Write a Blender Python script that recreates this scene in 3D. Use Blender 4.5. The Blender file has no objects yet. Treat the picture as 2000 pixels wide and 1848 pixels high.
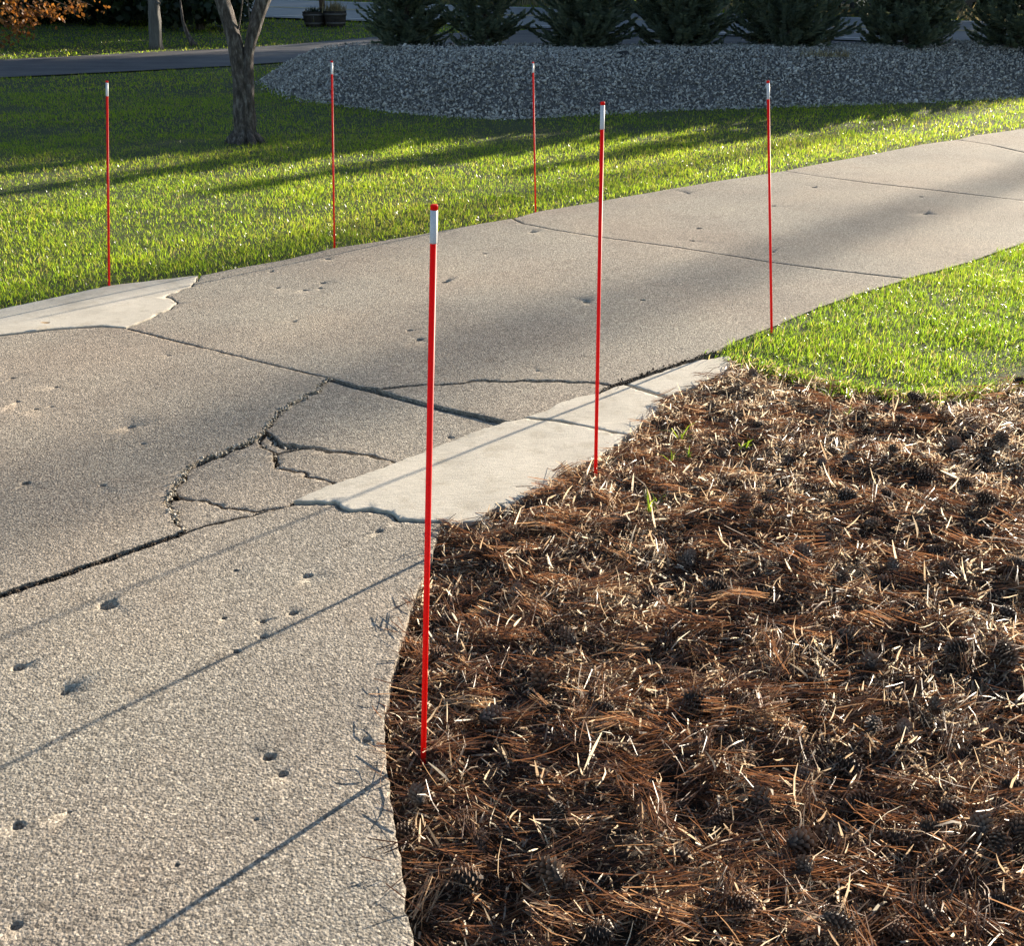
import bpy, bmesh, math, random
import numpy as np
from mathutils import Vector, Matrix, noise as mnoise
from mathutils.geometry import delaunay_2d_cdt

R = math.radians
rng = np.random.default_rng(7)
random.seed(7)
scene = bpy.context.scene
C = scene.collection

# ------------------------------------------------------------------ camera
CAM_H = 1.6
PITCH = 25.9
cam_d = bpy.data.cameras.new('camera')
cam = bpy.data.objects.new('camera', cam_d)
C.objects.link(cam)
cam.location = (0, 0, CAM_H)
cam.rotation_euler = (R(90 - PITCH), 0, 0)
cam_d.sensor_width = 36.0
cam_d.lens = 36.0
cam_d.clip_start = 0.05
cam_d.clip_end = 2000
scene.camera = cam

# ------------------------------------------------------------------ sky, sun, exposure
SUN_AZ, SUN_EL = 44.0, 15.5
world = bpy.data.worlds.new('World')
scene.world = world
world.use_nodes = True
wn = world.node_tree.nodes
sky = wn.new('ShaderNodeTexSky')
sky.sky_type = 'NISHITA'
sky.sun_disc = False
sky.sun_elevation = R(SUN_EL)
sky.sun_rotation = R(SUN_AZ)
sky.air_density = 1.0
sky.dust_density = 0.6
sky.ozone_density = 1.4
world.node_tree.links.new(sky.outputs[0], wn['Background'].inputs[0])
wn['Background'].inputs[1].default_value = 0.064
SUNV = Vector((math.sin(R(SUN_AZ)) * math.cos(R(SUN_EL)), math.cos(R(SUN_AZ)) * math.cos(R(SUN_EL)), math.sin(R(SUN_EL))))
sun_d = bpy.data.lights.new('sun', 'SUN')
sun_d.energy = 5.0
sun_d.angle = R(0.55)
sun_d.color = (1.0, 0.875, 0.70)
sun = bpy.data.objects.new('sun', sun_d)
C.objects.link(sun)
sun.rotation_euler = (-SUNV).to_track_quat('-Z', 'Y').to_euler()
scene.view_settings.view_transform = 'Standard'
scene.view_settings.look = 'None'
scene.view_settings.gamma = 1.0
scene.view_settings.use_curve_mapping = False
scene.view_settings.exposure = 1.5
scene.cycles.max_bounces = 4
scene.cycles.diffuse_bounces = 2
scene.cycles.glossy_bounces = 2
scene.cycles.transmission_bounces = 2
scene.cycles.use_adaptive_sampling = True
scene.cycles.adaptive_threshold = 0.02

# ------------------------------------------------------------------ helpers: geometry of the place
CP, SP = math.cos(R(PITCH)), math.sin(R(PITCH))


def terr(y):
    """the land climbs gently beyond the side road"""
    return 0.03 * (math.sqrt((y - 22) ** 2 + 4) + (y - 22)) / 2 - (0.0013 if y < 25 else 0)


def terr_np(y):
    return 0.03 * (np.sqrt((y - 22) ** 2 + 4) + (y - 22)) / 2


def G(px, py, z=0.0):
    """where a sight line of the photo (2000 x 1848) meets the land"""
    u, v = (px - 1000) / 2000, (py - 924) / 2000
    dn, fw = SP + v * CP, CP - v * SP
    t = (CAM_H - z) / max(dn, 1e-4)
    if t * fw > 17:
        lo, hi = 1.0, 400.0
        for _ in range(50):
            t = (lo + hi) / 2
            if CAM_H - dn * t > terr(fw * t) + z:
                lo = t
            else:
                hi = t
    return (u * t, fw * t)


def PD(px, py, Y):
    """point on a sight line at distance Y"""
    u, v = (px - 1000) / 2000, (py - 924) / 2000
    dn, fw = SP + v * CP, CP - v * SP
    t = Y / fw
    return Vector((u * t, Y, CAM_H - dn * t))


def GL(pts, z=0.0):
    return [G(x, y, z) for x, y in pts]


def inpoly(P, poly):
    poly = np.asarray(poly)
    x, y = P[:, 0], P[:, 1]
    inside = np.zeros(len(P), bool)
    n = len(poly)
    j = n - 1
    for i in range(n):
        xi, yi = poly[i]
        xj, yj = poly[j]
        c = ((yi > y) != (yj > y))
        with np.errstate(divide='ignore', invalid='ignore'):
            xx = (xj - xi) * (y - yi) / (yj - yi + 1e-12) + xi
        inside ^= c & (x < xx)
        j = i
    return inside


def dist_poly(P, poly, closed=True):
    poly = np.asarray(poly)
    d = np.full(len(P), 1e9)
    n = len(poly)
    for i in range(n if closed else n - 1):
        a, b = poly[i], poly[(i + 1) % n]
        ab = b - a
        t = np.clip(((P[:, :2] - a) @ ab) / (ab @ ab + 1e-12), 0, 1)
        q = a + t[:, None] * ab
        d = np.minimum(d, np.hypot(P[:, 0] - q[:, 0], P[:, 1] - q[:, 1]))
    return d


def nz(x, y, z=0.0):
    return mnoise.noise(Vector((x, y, z)))


def vnoise(P, scale, seed=0, octaves=3):
    """cheap vectorised value noise in 2D, about -1..1"""
    out = np.zeros(len(P))
    amp, tot = 1.0, 0.0
    r = np.random.default_rng(seed)
    table = r.random((256, 256)) * 2 - 1
    for o in range(octaves):
        q = P[:, :2] * scale * (2 ** o) + 37.3 * o
        i = np.floor(q).astype(int)
        f = q - i
        f = f * f * (3 - 2 * f)
        a = table[i[:, 0] % 256, i[:, 1] % 256]
        b = table[(i[:, 0] + 1) % 256, i[:, 1] % 256]
        c = table[i[:, 0] % 256, (i[:, 1] + 1) % 256]
        d = table[(i[:, 0] + 1) % 256, (i[:, 1] + 1) % 256]
        out += amp * ((a * (1 - f[:, 0]) + b * f[:, 0]) * (1 - f[:, 1]) + (c * (1 - f[:, 0]) + d * f[:, 0]) * f[:, 1])
        tot += amp
        amp *= 0.5
    return out / tot


# ------------------------------------------------------------------ helpers: objects
def mesh_np(name, V, faces, mat=None, attr=None, smooth=False):
    """faces: list of (m,k) int arrays"""
    me = bpy.data.meshes.new(name)
    V = np.asarray(V, dtype=np.float32)
    me.vertices.add(len(V))
    me.vertices.foreach_set('co', V.ravel())
    faces = [np.asarray(f, dtype=np.int32) for f in faces if len(f)]
    nl = sum(f.size for f in faces)
    nf = sum(len(f) for f in faces)
    me.loops.add(nl)
    me.polygons.add(nf)
    me.loops.foreach_set('vertex_index', np.concatenate([f.ravel() for f in faces]))
    tot = np.concatenate([np.full(len(f), f.shape[1], np.int32) for f in faces])
    st = np.concatenate([[0], np.cumsum(tot)[:-1]]).astype(np.int32)
    me.polygons.foreach_set('loop_start', st)
    me.polygons.foreach_set('loop_total', tot)
    if smooth:
        me.polygons.foreach_set('use_smooth', np.ones(nf, bool))
    me.update(calc_edges=True)
    if attr is not None:
        a = me.attributes.new('rnd', 'FLOAT', 'POINT')
        a.data.foreach_set('value', np.asarray(attr, dtype=np.float32))
    if mat:
        me.materials.append(mat)
    return me


def link(name, me, parent=None, loc=None):
    o = bpy.data.objects.new(name, me)
    C.objects.link(o)
    if parent is not None:
        o.parent = parent
    if loc is not None:
        o.location = loc
    return o


def tag(o, label=None, cat=None, group=None, kind=None):
    if label:
        o['label'] = label
    if cat:
        o['category'] = cat
    if group:
        o['group'] = group
    if kind:
        o['kind'] = kind
    return o


def empty(name, loc=(0, 0, 0), rz=0.0):
    o = bpy.data.objects.new(name, None)
    C.objects.link(o)
    o.location = loc
    o.rotation_euler = (0, 0, rz)
    o.empty_display_size = 0.1
    return o


class MB:
    """collects simple shapes into one mesh"""

    def __init__(s):
        s.V, s.F, s.A = [], [], []

    def add(s, V, F, a=0.5):
        b = len(s.V)
        s.V += [tuple(v) for v in V]
        s.A += [a] * len(V)
        s.F += [tuple(i + b for i in f) for f in F]

    def box(s, c, h, M=None):
        V = [Vector((sx * h[0], sy * h[1], sz * h[2])) for sx in (-1, 1) for sy in (-1, 1) for sz in (-1, 1)]
        if M is not None:
            V = [M @ v for v in V]
        V = [v + Vector(c) for v in V]
        s.add(V, [(0, 1, 3, 2), (4, 6, 7, 5), (0, 4, 5, 1), (2, 3, 7, 6), (0, 2, 6, 4), (1, 5, 7, 3)])

    def tube(s, pts, rad, n=8, cap=True, jit=0.0, seed=0):
        pts = [Vector(p) for p in pts]
        V, F = [], []
        for i, p in enumerate(pts):
            d = (pts[min(i + 1, len(pts) - 1)] - pts[max(i - 1, 0)]).normalized()
            ref = Vector((0, 1, 0)) if abs(d.y) < 0.9 else Vector((1, 0, 0))
            e1 = d.cross(ref).normalized()
            e2 = d.cross(e1)
            for k in range(n):
                a = 2 * math.pi * k / n
                r = rad[i]
                if jit:
                    r *= 1 + jit * nz(math.cos(a) * 1.7 + seed, math.sin(a) * 1.7, p.z * 4.0 + seed) + jit * 0.6 * nz(a * 3 + seed, p.z * 11.0)
                V.append(p + (e1 * math.cos(a) + e2 * math.sin(a)) * r)
        m = len(pts)
        for i in range(m - 1):
            for k in range(n):
                F.append((i * n + k, i * n + (k + 1) % n, (i + 1) * n + (k + 1) % n, (i + 1) * n + k))
        if cap:
            F.append(tuple(range(n))[::-1])
            F.append(tuple((m - 1) * n + k for k in range(n)))
        s.add(V, F)

    def lathe(s, prof, n=16, c=(0, 0, 0)):
        V, F = [], []
        for r, z in prof:
            for k in range(n):
                a = 2 * math.pi * k / n
                V.append((c[0] + r * math.cos(a), c[1] + r * math.sin(a), c[2] + z))
        for i in range(len(prof) - 1):
            for k in range(n):
                F.append((i * n + k, i * n + (k + 1) % n, (i + 1) * n + (k + 1) % n, (i + 1) * n + k))
        F.append(tuple(range(n))[::-1])
        F.append(tuple((len(prof) - 1) * n + k for k in range(n)))
        s.add(V, F)

    def build(s, name, mat, parent=None, smooth=False, loc=None, attr=False):
        me = bpy.data.meshes.new(name)
        me.from_pydata([tuple(v) for v in s.V], [], s.F)
        if smooth:
            me.polygons.foreach_set('use_smooth', [True] * len(me.polygons))
        if attr:
            a = me.attributes.new('rnd', 'FLOAT', 'POINT')
            a.data.foreach_set('value', s.A)
        if mat:
            me.materials.append(mat)
        me.update()
        return link(name, me, parent, loc)


# ------------------------------------------------------------------ materials
class NT:
    def __init__(s, name):
        s.m = bpy.data.materials.new(name)
        s.m.use_nodes = True
        s.t = s.m.node_tree
        s.b = s.t.nodes['Principled BSDF']
        s.out = s.t.nodes['Material Output']
        s.co = None

    def n(s, typ, **kw):
        nd = s.t.nodes.new(typ)
        for k, v in kw.items():
            if k.startswith('i_'):
                nd.inputs[k[2:].replace('_', ' ')].default_value = v
            else:
                setattr(nd, k, v)
        return nd

    def l(s, a, b):
        s.t.links.new(a, b)

    def coord(s, which='Object'):
        if s.co is None:
            s.co = s.n('ShaderNodeTexCoord')
        return s.co.outputs[which]

    def noise(s, scale, detail=4, rough=0.55, vec=None):
        nd = s.n('ShaderNodeTexNoise')
        nd.inputs['Scale'].default_value = scale
        nd.inputs['Detail'].default_value = detail
        nd.inputs['Roughness'].default_value = rough
        s.l(vec if vec else s.coord(), nd.inputs['Vector'])
        return nd.outputs['Fac']

    def voro(s, scale, out='Distance', feature='F1', vec=None):
        nd = s.n('ShaderNodeTexVoronoi')
        nd.feature = feature
        nd.inputs['Scale'].default_value = scale
        s.l(vec if vec else s.coord(), nd.inputs['Vector'])
        return nd.outputs[out]

    def ramp(s, fac, stops):
        nd = s.n('ShaderNodeValToRGB')
        e = nd.color_ramp.elements
        while len(e) < len(stops):
            e.new(0.5)
        for k, (p, c) in enumerate(stops):
            e[k].position = p
            e[k].color = (*c, 1) if len(c) == 3 else c
        s.l(fac, nd.inputs[0])
        return nd.outputs[0]

    def mix(s, fac, a, b, typ='MIX'):
        nd = s.n('ShaderNodeMix')
        nd.data_type = 'RGBA'
        nd.blend_type = typ
        for sock, v in ((nd.inputs[0], fac), (nd.inputs[6], a), (nd.inputs[7], b)):
            if isinstance(v, (int, float)):
                sock.default_value = v
            elif isinstance(v, tuple):
                sock.default_value = (*v, 1)
            else:
                s.l(v, sock)
        return nd.outputs[2]

    def math(s, op, a, b=None):
        nd = s.n('ShaderNodeMath')
        nd.operation = op
        for k, v in enumerate((a, b)):
            if v is None:
                continue
            if isinstance(v, (int, float)):
                nd.inputs[k].default_value = v
            else:
                s.l(v, nd.inputs[k])
        return nd.outputs[0]

    def bump(s, h, dist, strength=1.0, prev=None):
        nd = s.n('ShaderNodeBump')
        nd.inputs['Strength'].default_value = strength
        nd.inputs['Distance'].default_value = dist
        s.l(h, nd.inputs['Height'])
        if prev:
            s.l(prev, nd.inputs['Normal'])
        return nd.outputs[0]

    def base(s, c):
        if isinstance(c, tuple):
            s.b.inputs['Base Color'].default_value = (*c, 1)
        else:
            s.l(c, s.b.inputs['Base Color'])

    def rough(s, r):
        if isinstance(r, (int, float)):
            s.b.inputs['Roughness'].default_value = r
        else:
            s.l(r, s.b.inputs['Roughness'])

    def normal(s, nrm):
        s.l(nrm, s.b.inputs['Normal'])

    def rnd(s):
        nd = s.n('ShaderNodeAttribute')
        nd.attribute_name = 'rnd'
        return nd.outputs['Fac']


def simple(name, col, rough=0.6, metallic=0.0, spec=0.5, var=0.0, scale=8.0):
    t = NT(name)
    if var:
        f = t.noise(scale, 5)
        t.base(t.ramp(f, [(0.3, tuple(c * (1 - var) for c in col)), (0.7, tuple(min(1, c * (1 + var)) for c in col))]))
    else:
        t.base(col)
    t.rough(rough)
    t.b.inputs['Metallic'].default_value = metallic
    t.b.inputs['Specular IOR Level'].default_value = spec
    return t.m


def leafy(name, stops, trans=0.5, tcol_gain=1.5, rough=0.45, spec=0.4, tint=(1.15, 1.1, 0.6)):
    """thin leaves: surface shading plus light coming through them"""
    t = NT(name)
    col = t.ramp(t.rnd(), stops)
    t.base(col)
    t.rough(rough)
    t.b.inputs['Specular IOR Level'].default_value = spec
    tr = t.n('ShaderNodeBsdfTranslucent')
    tc = t.mix(1.0, col, tuple(min(4, k * tcol_gain) for k in tint), 'MULTIPLY')
    t.l(tc, tr.inputs['Color'])
    mx = t.n('ShaderNodeMixShader')
    mx.inputs[0].default_value = trans
    t.l(t.b.outputs[0], mx.inputs[1])
    t.l(tr.outputs[0], mx.inputs[2])
    t.l(mx.outputs[0], t.out.inputs['Surface'])
    return t.m


def concrete_mat(name, base, worn=True):
    t = NT(name)
    cell = t.voro(170, 'Color')
    sep = t.n('ShaderNodeSeparateColor')
    t.l(cell, sep.inputs[0])
    g1 = t.ramp(sep.outputs[0], [(0.0, tuple(c * 0.42 for c in base)), (0.3, tuple(c * 0.8 for c in base)), (0.62, base),
                                 (0.86, tuple(min(.8, c * 1.28) for c in base)), (1.0, tuple(min(.9, c * 1.75) for c in base))])
    fine = t.noise(420, 3, 0.7)
    c = t.mix(0.5, g1, t.ramp(fine, [(0.32, (0.42, 0.42, 0.44)), (0.68, (1.5, 1.47, 1.42))]), 'MULTIPLY')
    mid = t.noise(55, 3, 0.75)
    c = t.mix(0.8, c, t.ramp(mid, [(0.33, (0.66, 0.66, 0.68)), (0.5, (1, 1, 1)), (0.68, (1.3, 1.27, 1.22))]), 'MULTIPLY')
    fleck = t.ramp(t.voro(75, 'Distance'), [(0.0, (0.25, 0.23, 0.22)), (0.12, (0.5, 0.48, 0.46)), (0.2, (1, 1, 1))])
    c = t.mix(0.55, c, fleck, 'MULTIPLY')
    spot = t.ramp(t.noise(7, 6, 0.7), [(0.56, (1, 1, 1)), (0.66, (0.78, 0.75, 0.73)), (0.75, (0.62, 0.57, 0.53))])
    c = t.mix(0.6, c, spot, 'MULTIPLY')
    tone = t.noise(1.1, 5, 0.6)
    c = t.mix(0.85, c, t.ramp(tone, [(0.28, (0.72, 0.71, 0.72)), (0.5, (0.97, 0.96, 0.95)), (0.75, (1.12, 1.1, 1.05))]), 'MULTIPLY')
    rust = t.noise(0.8, 3, 0.5)
    c = t.mix(0.3, c, t.ramp(rust, [(0.40, (1, 1, 1)), (0.65, (1.16, 0.93, 0.80))]), 'MULTIPLY')
    t.base(c)
    t.rough(0.86)
    t.b.inputs['Specular IOR Level'].default_value = 0.35
    h = t.math('ADD', t.math('MULTIPLY', t.voro(150, 'Distance'), -0.8), t.math('MULTIPLY', t.noise(260, 3, 0.7), 0.9))
    b1 = t.bump(h, 0.0042, 0.7)
    pit = t.ramp(t.voro(38, 'Distance'), [(0.0, (0, 0, 0)), (0.13, (1, 1, 1))])
    b2 = t.bump(pit, 0.0015, 0.35, b1)
    t.normal(b2)
    return t.m


M = {}
M['concrete'] = concrete_mat('aggregate concrete', (0.345, 0.313, 0.263))

t = NT('smooth repair concrete')
mp = t.n('ShaderNodeMapping')
mp.inputs['Rotation'].default_value = (0, 0, R(-38))
mp.inputs['Scale'].default_value = (10, 70, 10)
t.l(t.coord(), mp.inputs[0])
broom = t.noise(1.6, 5, 0.65, mp.outputs[0])
tone = t.noise(3.2, 6, 0.62)
c = t.ramp(tone, [(0.25, (0.43, 0.395, 0.335)), (0.5, (0.58, 0.535, 0.455)), (0.75, (0.66, 0.61, 0.525))])
c = t.mix(0.7, c, t.ramp(t.noise(240, 4, 0.75), [(0.3, (0.62, 0.62, 0.62)), (0.7, (1.28, 1.27, 1.25))]), 'MULTIPLY')
c = t.mix(0.5, c, t.ramp(broom, [(0.35, (0.78, 0.77, 0.75)), (0.65, (1.15, 1.14, 1.12))]), 'MULTIPLY')
c = t.mix(0.7, c, t.ramp(t.noise(9, 6, 0.7), [(0.52, (1, 1, 1)), (0.68, (0.74, 0.71, 0.66))]), 'MULTIPLY')
t.base(c)
t.rough(0.8)
t.b.inputs['Specular IOR Level'].default_value = 0.35
b1 = t.bump(broom, 0.0022, 0.5)
t.normal(t.bump(t.noise(120, 5, 0.75), 0.0022, 0.5, b1))
M['patch'] = t.m

t = NT('dark soil')
c = t.ramp(t.noise(14, 6, 0.65), [(0.3, (0.022, 0.015, 0.010)), (0.7, (0.06, 0.042, 0.028))])
t.base(c)
t.rough(0.95)
t.normal(t.bump(t.noise(45, 6, 0.7), 0.03, 0.8))
M['soil'] = t.m

t = NT('lawn soil')
c = t.ramp(t.noise(3, 6, 0.65), [(0.3, (0.03, 0.045, 0.010)), (0.7, (0.075, 0.09, 0.022))])
t.base(c)
t.rough(0.95)
t.normal(t.bump(t.noise(30, 6, 0.7), 0.04, 0.8))
M['lawn'] = t.m

t = NT('asphalt')
c = t.ramp(t.noise(1.2, 6, 0.65), [(0.3, (0.05, 0.05, 0.052)), (0.7, (0.10, 0.098, 0.096))])
c = t.mix(0.5, c, t.ramp(t.noise(140, 3, 0.7), [(0.3, (0.6, 0.6, 0.6)), (0.7, (1.35, 1.35, 1.35))]), 'MULTIPLY')
mp = t.n('ShaderNodeMapping')
mp.inputs['Rotation'].default_value = (0, 0, R(-52))
mp.inputs['Scale'].default_value = (0.12, 1.5, 1)
t.l(t.coord(), mp.inputs[0])
c = t.mix(0.9, c, t.ramp(t.noise(1.6, 4, 0.6, mp.outputs[0]), [(0.35, (0.75, 0.8, 0.9)), (0.62, (1.7, 1.55, 1.5))]), 'MULTIPLY')
t.base(c)
t.rough(0.75)
t.normal(t.bump(t.noise(90, 4, 0.7), 0.01, 0.4))
M['asphalt'] = t.m

t = NT('old grey road asphalt')
c = t.ramp(t.noise(0.7, 6, 0.65), [(0.3, (0.17, 0.172, 0.18)), (0.7, (0.25, 0.25, 0.25))])
c = t.mix(0.5, c, t.ramp(t.noise(140, 3, 0.7), [(0.3, (0.7, 0.7, 0.7)), (0.7, (1.25, 1.25, 1.25))]), 'MULTIPLY')
t.base(c)
t.rough(0.6)
M['road'] = t.m
M['line'] = simple('worn white road paint', (0.68, 0.68, 0.66), 0.7, var=0.15, scale=3)
M['line_y'] = simple('worn yellow road paint', (0.55, 0.42, 0.16), 0.7, var=0.15, scale=3)

M['grass'] = leafy('lawn grass', [(0.0, (0.032, 0.062, 0.010)), (0.35, (0.070, 0.120, 0.014)), (0.7, (0.125, 0.175, 0.018)), (0.9, (0.17, 0.19, 0.03)),
                                  (0.95, (0.13, 0.11, 0.06)), (1.0, (0.18, 0.155, 0.11))], trans=0.6, tcol_gain=4.7, rough=0.25, spec=0.7, tint=(1.13, 1.08, 0.42))
M['needle'] = leafy('dead pine needles', [(0.0, (0.035, 0.020, 0.014)), (0.3, (0.09, 0.046, 0.028)), (0.6, (0.185, 0.092, 0.050)), (0.85, (0.34, 0.19, 0.105)),
                                          (1.0, (0.55, 0.40, 0.25))], trans=0.35, tcol_gain=1.5, rough=0.38, spec=0.5, tint=(1.1, 0.95, 0.8))
M['chip'] = leafy('pale bark scraps and straw', [(0.0, (0.16, 0.10, 0.065)), (0.4, (0.36, 0.27, 0.19)), (0.75, (0.54, 0.45, 0.35)), (1.0, (0.74, 0.68, 0.58))],
                  trans=0.55, tcol_gain=1.6, rough=0.42, spec=0.45, tint=(1.02, 1.0, 0.92))
M['weed'] = leafy('young green weeds', [(0.0, (0.09, 0.15, 0.02)), (1.0, (0.20, 0.27, 0.04))], trans=0.5, tcol_gain=1.9, tint=(1.1, 1.05, 0.45))
M['drygrass'] = leafy('dry grass', [(0.0, (0.22, 0.17, 0.09)), (1.0, (0.5, 0.44, 0.28))], trans=0.4, tcol_gain=1.3, tint=(1, 1, 0.8))
M['spruce'] = leafy('spruce needles', [(0.0, (0.07, 0.10, 0.085)), (0.5, (0.12, 0.16, 0.13)), (0.85, (0.17, 0.21, 0.155)), (1.0, (0.28, 0.28, 0.17))],
                    trans=0.35, tcol_gain=1.5, rough=0.5, tint=(1.2, 1.1, 0.6))
M['evergreen'] = leafy('dark evergreen foliage', [(0.0, (0.010, 0.020, 0.012)), (0.6, (0.022, 0.040, 0.020)), (1.0, (0.055, 0.070, 0.028))],
                       trans=0.3, tcol_gain=1.6, rough=0.5, tint=(1.2, 1.1, 0.5))
M['maple'] = leafy('autumn leaves', [(0.0, (0.09, 0.035, 0.015)), (0.4, (0.20, 0.085, 0.025)), (0.8, (0.30, 0.15, 0.04)), (1.0, (0.45, 0.22, 0.16))],
                   trans=0.45, tcol_gain=1.6, tint=(1.1, 0.95, 0.6))
M['leaf'] = leafy('summer leaves', [(0.0, (0.03, 0.06, 0.015)), (0.6, (0.06, 0.10, 0.02)), (1.0, (0.13, 0.15, 0.03))], trans=0.4, tcol_gain=1.6)
M['leaf_scrap'] = leafy('dry fallen leaf', [(0.0, (0.30, 0.20, 0.11)), (1.0, (0.62, 0.52, 0.36))], trans=0.35, tcol_gain=1.2, tint=(1, 1, 1))

t = NT('grey bark')
mp = t.n('ShaderNodeMapping')
mp.inputs['Scale'].default_value = (1, 1, 0.35)
t.l(t.coord(), mp.inputs[0])
f = t.noise(28, 6, 0.7, mp.outputs[0])
c = t.ramp(f, [(0.34, (0.03, 0.024, 0.02)), (0.52, (0.12, 0.10, 0.09)), (0.7, (0.33, 0.31, 0.285))])
t.base(c)
t.rough(0.9)
t.normal(t.bump(t.noise(22, 6, 0.75, mp.outputs[0]), 0.06, 0.9))
M['bark'] = t.m

t = NT('weathered grey wood')
mp = t.n('ShaderNodeMapping')
mp.inputs['Scale'].default_value = (1, 1, 0.08)
t.l(t.coord(), mp.inputs[0])
f = t.noise(30, 6, 0.7, mp.outputs[0])
t.base(t.ramp(f, [(0.3, (0.05, 0.047, 0.044)), (0.6, (0.17, 0.165, 0.155)), (0.8, (0.30, 0.29, 0.27))]))
t.rough(0.85)
t.normal(t.bump(f, 0.05, 0.8))
M['greywood'] = t.m
M['brownwood'] = simple('brown pole wood', (0.11, 0.07, 0.045), 0.85, var=0.3, scale=20)
M['barrel'] = simple('dark barrel staves', (0.035, 0.028, 0.024), 0.8, var=0.35, scale=14)
M['hoop'] = simple('barrel hoop', (0.13, 0.12, 0.115), 0.55, 0.6, var=0.2)

t = NT('crushed limestone')
c = t.ramp(t.rnd(), [(0.0, (0.19, 0.182, 0.172)), (0.45, (0.40, 0.385, 0.36)), (0.85, (0.56, 0.54, 0.505)), (1.0, (0.78, 0.75, 0.70))])
c = t.mix(0.5, c, t.ramp(t.noise(60, 4, 0.6), [(0.3, (0.75, 0.75, 0.75)), (0.7, (1.15, 1.15, 1.15))]), 'MULTIPLY')
t.base(c)
t.rough(0.85)
M['stone'] = t.m
t = NT('packed stone dust')
t.base(t.ramp(t.noise(26, 5, 0.7), [(0.35, (0.07, 0.068, 0.066)), (0.65, (0.26, 0.25, 0.24))]))
t.rough(0.9)
t.normal(t.bump(t.noise(26, 5, 0.7), 0.05, 0.9))
M['bermbase'] = t.m
M['darkstone'] = simple('dark stone', (0.03, 0.03, 0.034), 0.85, var=0.3)

t = NT('pine cone')
c = t.ramp(t.rnd(), [(0.0, (0.04, 0.026, 0.018)), (0.5, (0.18, 0.12, 0.085)), (0.85, (0.34, 0.26, 0.20)), (1.0, (0.60, 0.52, 0.43))])
oi = t.n('ShaderNodeObjectInfo')
c = t.mix(0.55, c, t.ramp(oi.outputs['Random'], [(0.0, (0.6, 0.6, 0.62)), (0.6, (1.0, 0.95, 0.92)), (1.0, (1.5, 1.15, 0.9))]), 'MULTIPLY')
t.base(c)
t.rough(0.6)
M['cone'] = t.m

t = NT('glossy red plastic')
t.base((0.70, 0.012, 0.008))
t.rough(0.42)
t.b.inputs['Specular IOR Level'].default_value = 0.35
tr = t.n('ShaderNodeBsdfTranslucent')
tr.inputs['Color'].default_value = (0.75, 0.013, 0.009, 1)
mx = t.n('ShaderNodeMixShader')
mx.inputs[0].default_value = 0.45
t.l(t.b.outputs[0], mx.inputs[1])
t.l(tr.outputs[0], mx.inputs[2])
t.l(mx.outputs[0], t.out.inputs['Surface'])
M['red'] = t.m
t = NT('silver white reflective tape')
t.base(t.ramp(t.voro(900, 'Distance'), [(0.2, (0.62, 0.63, 0.65)), (0.7, (0.82, 0.83, 0.85))]))
t.rough(0.4)
M['tape'] = t.m
M['carpaint'] = simple('dark navy car paint', (0.008, 0.011, 0.022), 0.22, 0.2, 0.6)
M['carglass'] = simple('tinted car glass', (0.01, 0.015, 0.02), 0.06, 0.0, 0.8)
M['chrome'] = simple('chrome trim', (0.5, 0.5, 0.52), 0.2, 1.0)
M['tyre'] = simple('tyre rubber', (0.012, 0.012, 0.012), 0.85)

# ------------------------------------------------------------------ outlines of the place (photo sight lines laid on the ground)
EDGE_L_PX = [(-900, 800), (-500, 700), (0, 602), (100, 581), (214, 556), (300, 546), (390, 535), (480, 520), (560, 506), (650, 484), (740, 471), (850, 452), (950, 434),
             (1000, 425), (1050, 412), (1150, 396), (1240, 380), (1300, 370), (1400, 353), (1500, 338), (1600, 319), (1700, 301), (1800, 281), (1900, 263),
             (2000, 250), (2150, 235), (2400, 220), (2900, 200)]
EDGE_R_PX = [(1400, 686), (1440, 665), (1530, 630), (1600, 600), (1690, 570), (1770, 546), (1830, 530), (1900, 510), (1960, 488), (2000, 475), (2150, 430), (2400, 385), (2900, 320), (3600, 270)]
PATCH_R_PX = [(882, 1024), (940, 1018), (955, 1000), (1000, 985), (1040, 965), (1080, 945), (1110, 920), (1150, 905), (1180, 890), (1227, 853), (1280, 807), (1304, 780),
              (1416, 730), (1433, 706)]
SLAB_R_PX = [(866, 1026), (858, 1050), (845, 1090), (820, 1150), (800, 1200), (780, 1280), (765, 1350), (757, 1400), (756, 1450), (760, 1500), (768, 1560), (780, 1630),
             (790, 1700), (812, 1848), (850, 2100), (960, 2700)]
MULCH_TOP_PX = [(1433, 706), (1500, 716), (1560, 735), (1640, 752), (1700, 762), (1780, 771), (1850, 773), (1920, 765), (2000, 742), (2200, 700), (2500, 650)]

EDGE_L = GL(EDGE_L_PX)
EDGE_R = GL(EDGE_R_PX)
MULCH = GL(SLAB_R_PX[::-1]) + GL(PATCH_R_PX) + GL(MULCH_TOP_PX) + [(6.5, 4.2), (6.5, -0.6)]
MULCH = np.array(MULCH)
LAWN_R = np.array(GL(EDGE_R_PX) + [(26, 10), (12, 2.0)] + [tuple(p) for p in GL(MULCH_TOP_PX)[::-1]] + [G(1415, 700)])
LAWN_L = np.array(EDGE_L + [(34, 26), (70, 40), (90, 160), (-90, 160), (-60, 6), (-12, 1.5)])

# berm footprint
BERM_PX = [(505, 158), (560, 184), (620, 199), (700, 208), (780, 218), (850, 225), (950, 230), (1010, 231), (1100, 226), (1200, 220), (1300, 214), (1400, 212), (1500, 210),
           (1650, 205), (1800, 200), (1900, 195), (2000, 188), (2300, 178)]
BERM = np.array(GL(BERM_PX) + [(14.5, 18.9), (14, 20.4), (9, 20.0), (4, 19.2), (0, 18.9), (-2.2, 19.6), (-3.8, 19.8)])

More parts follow.
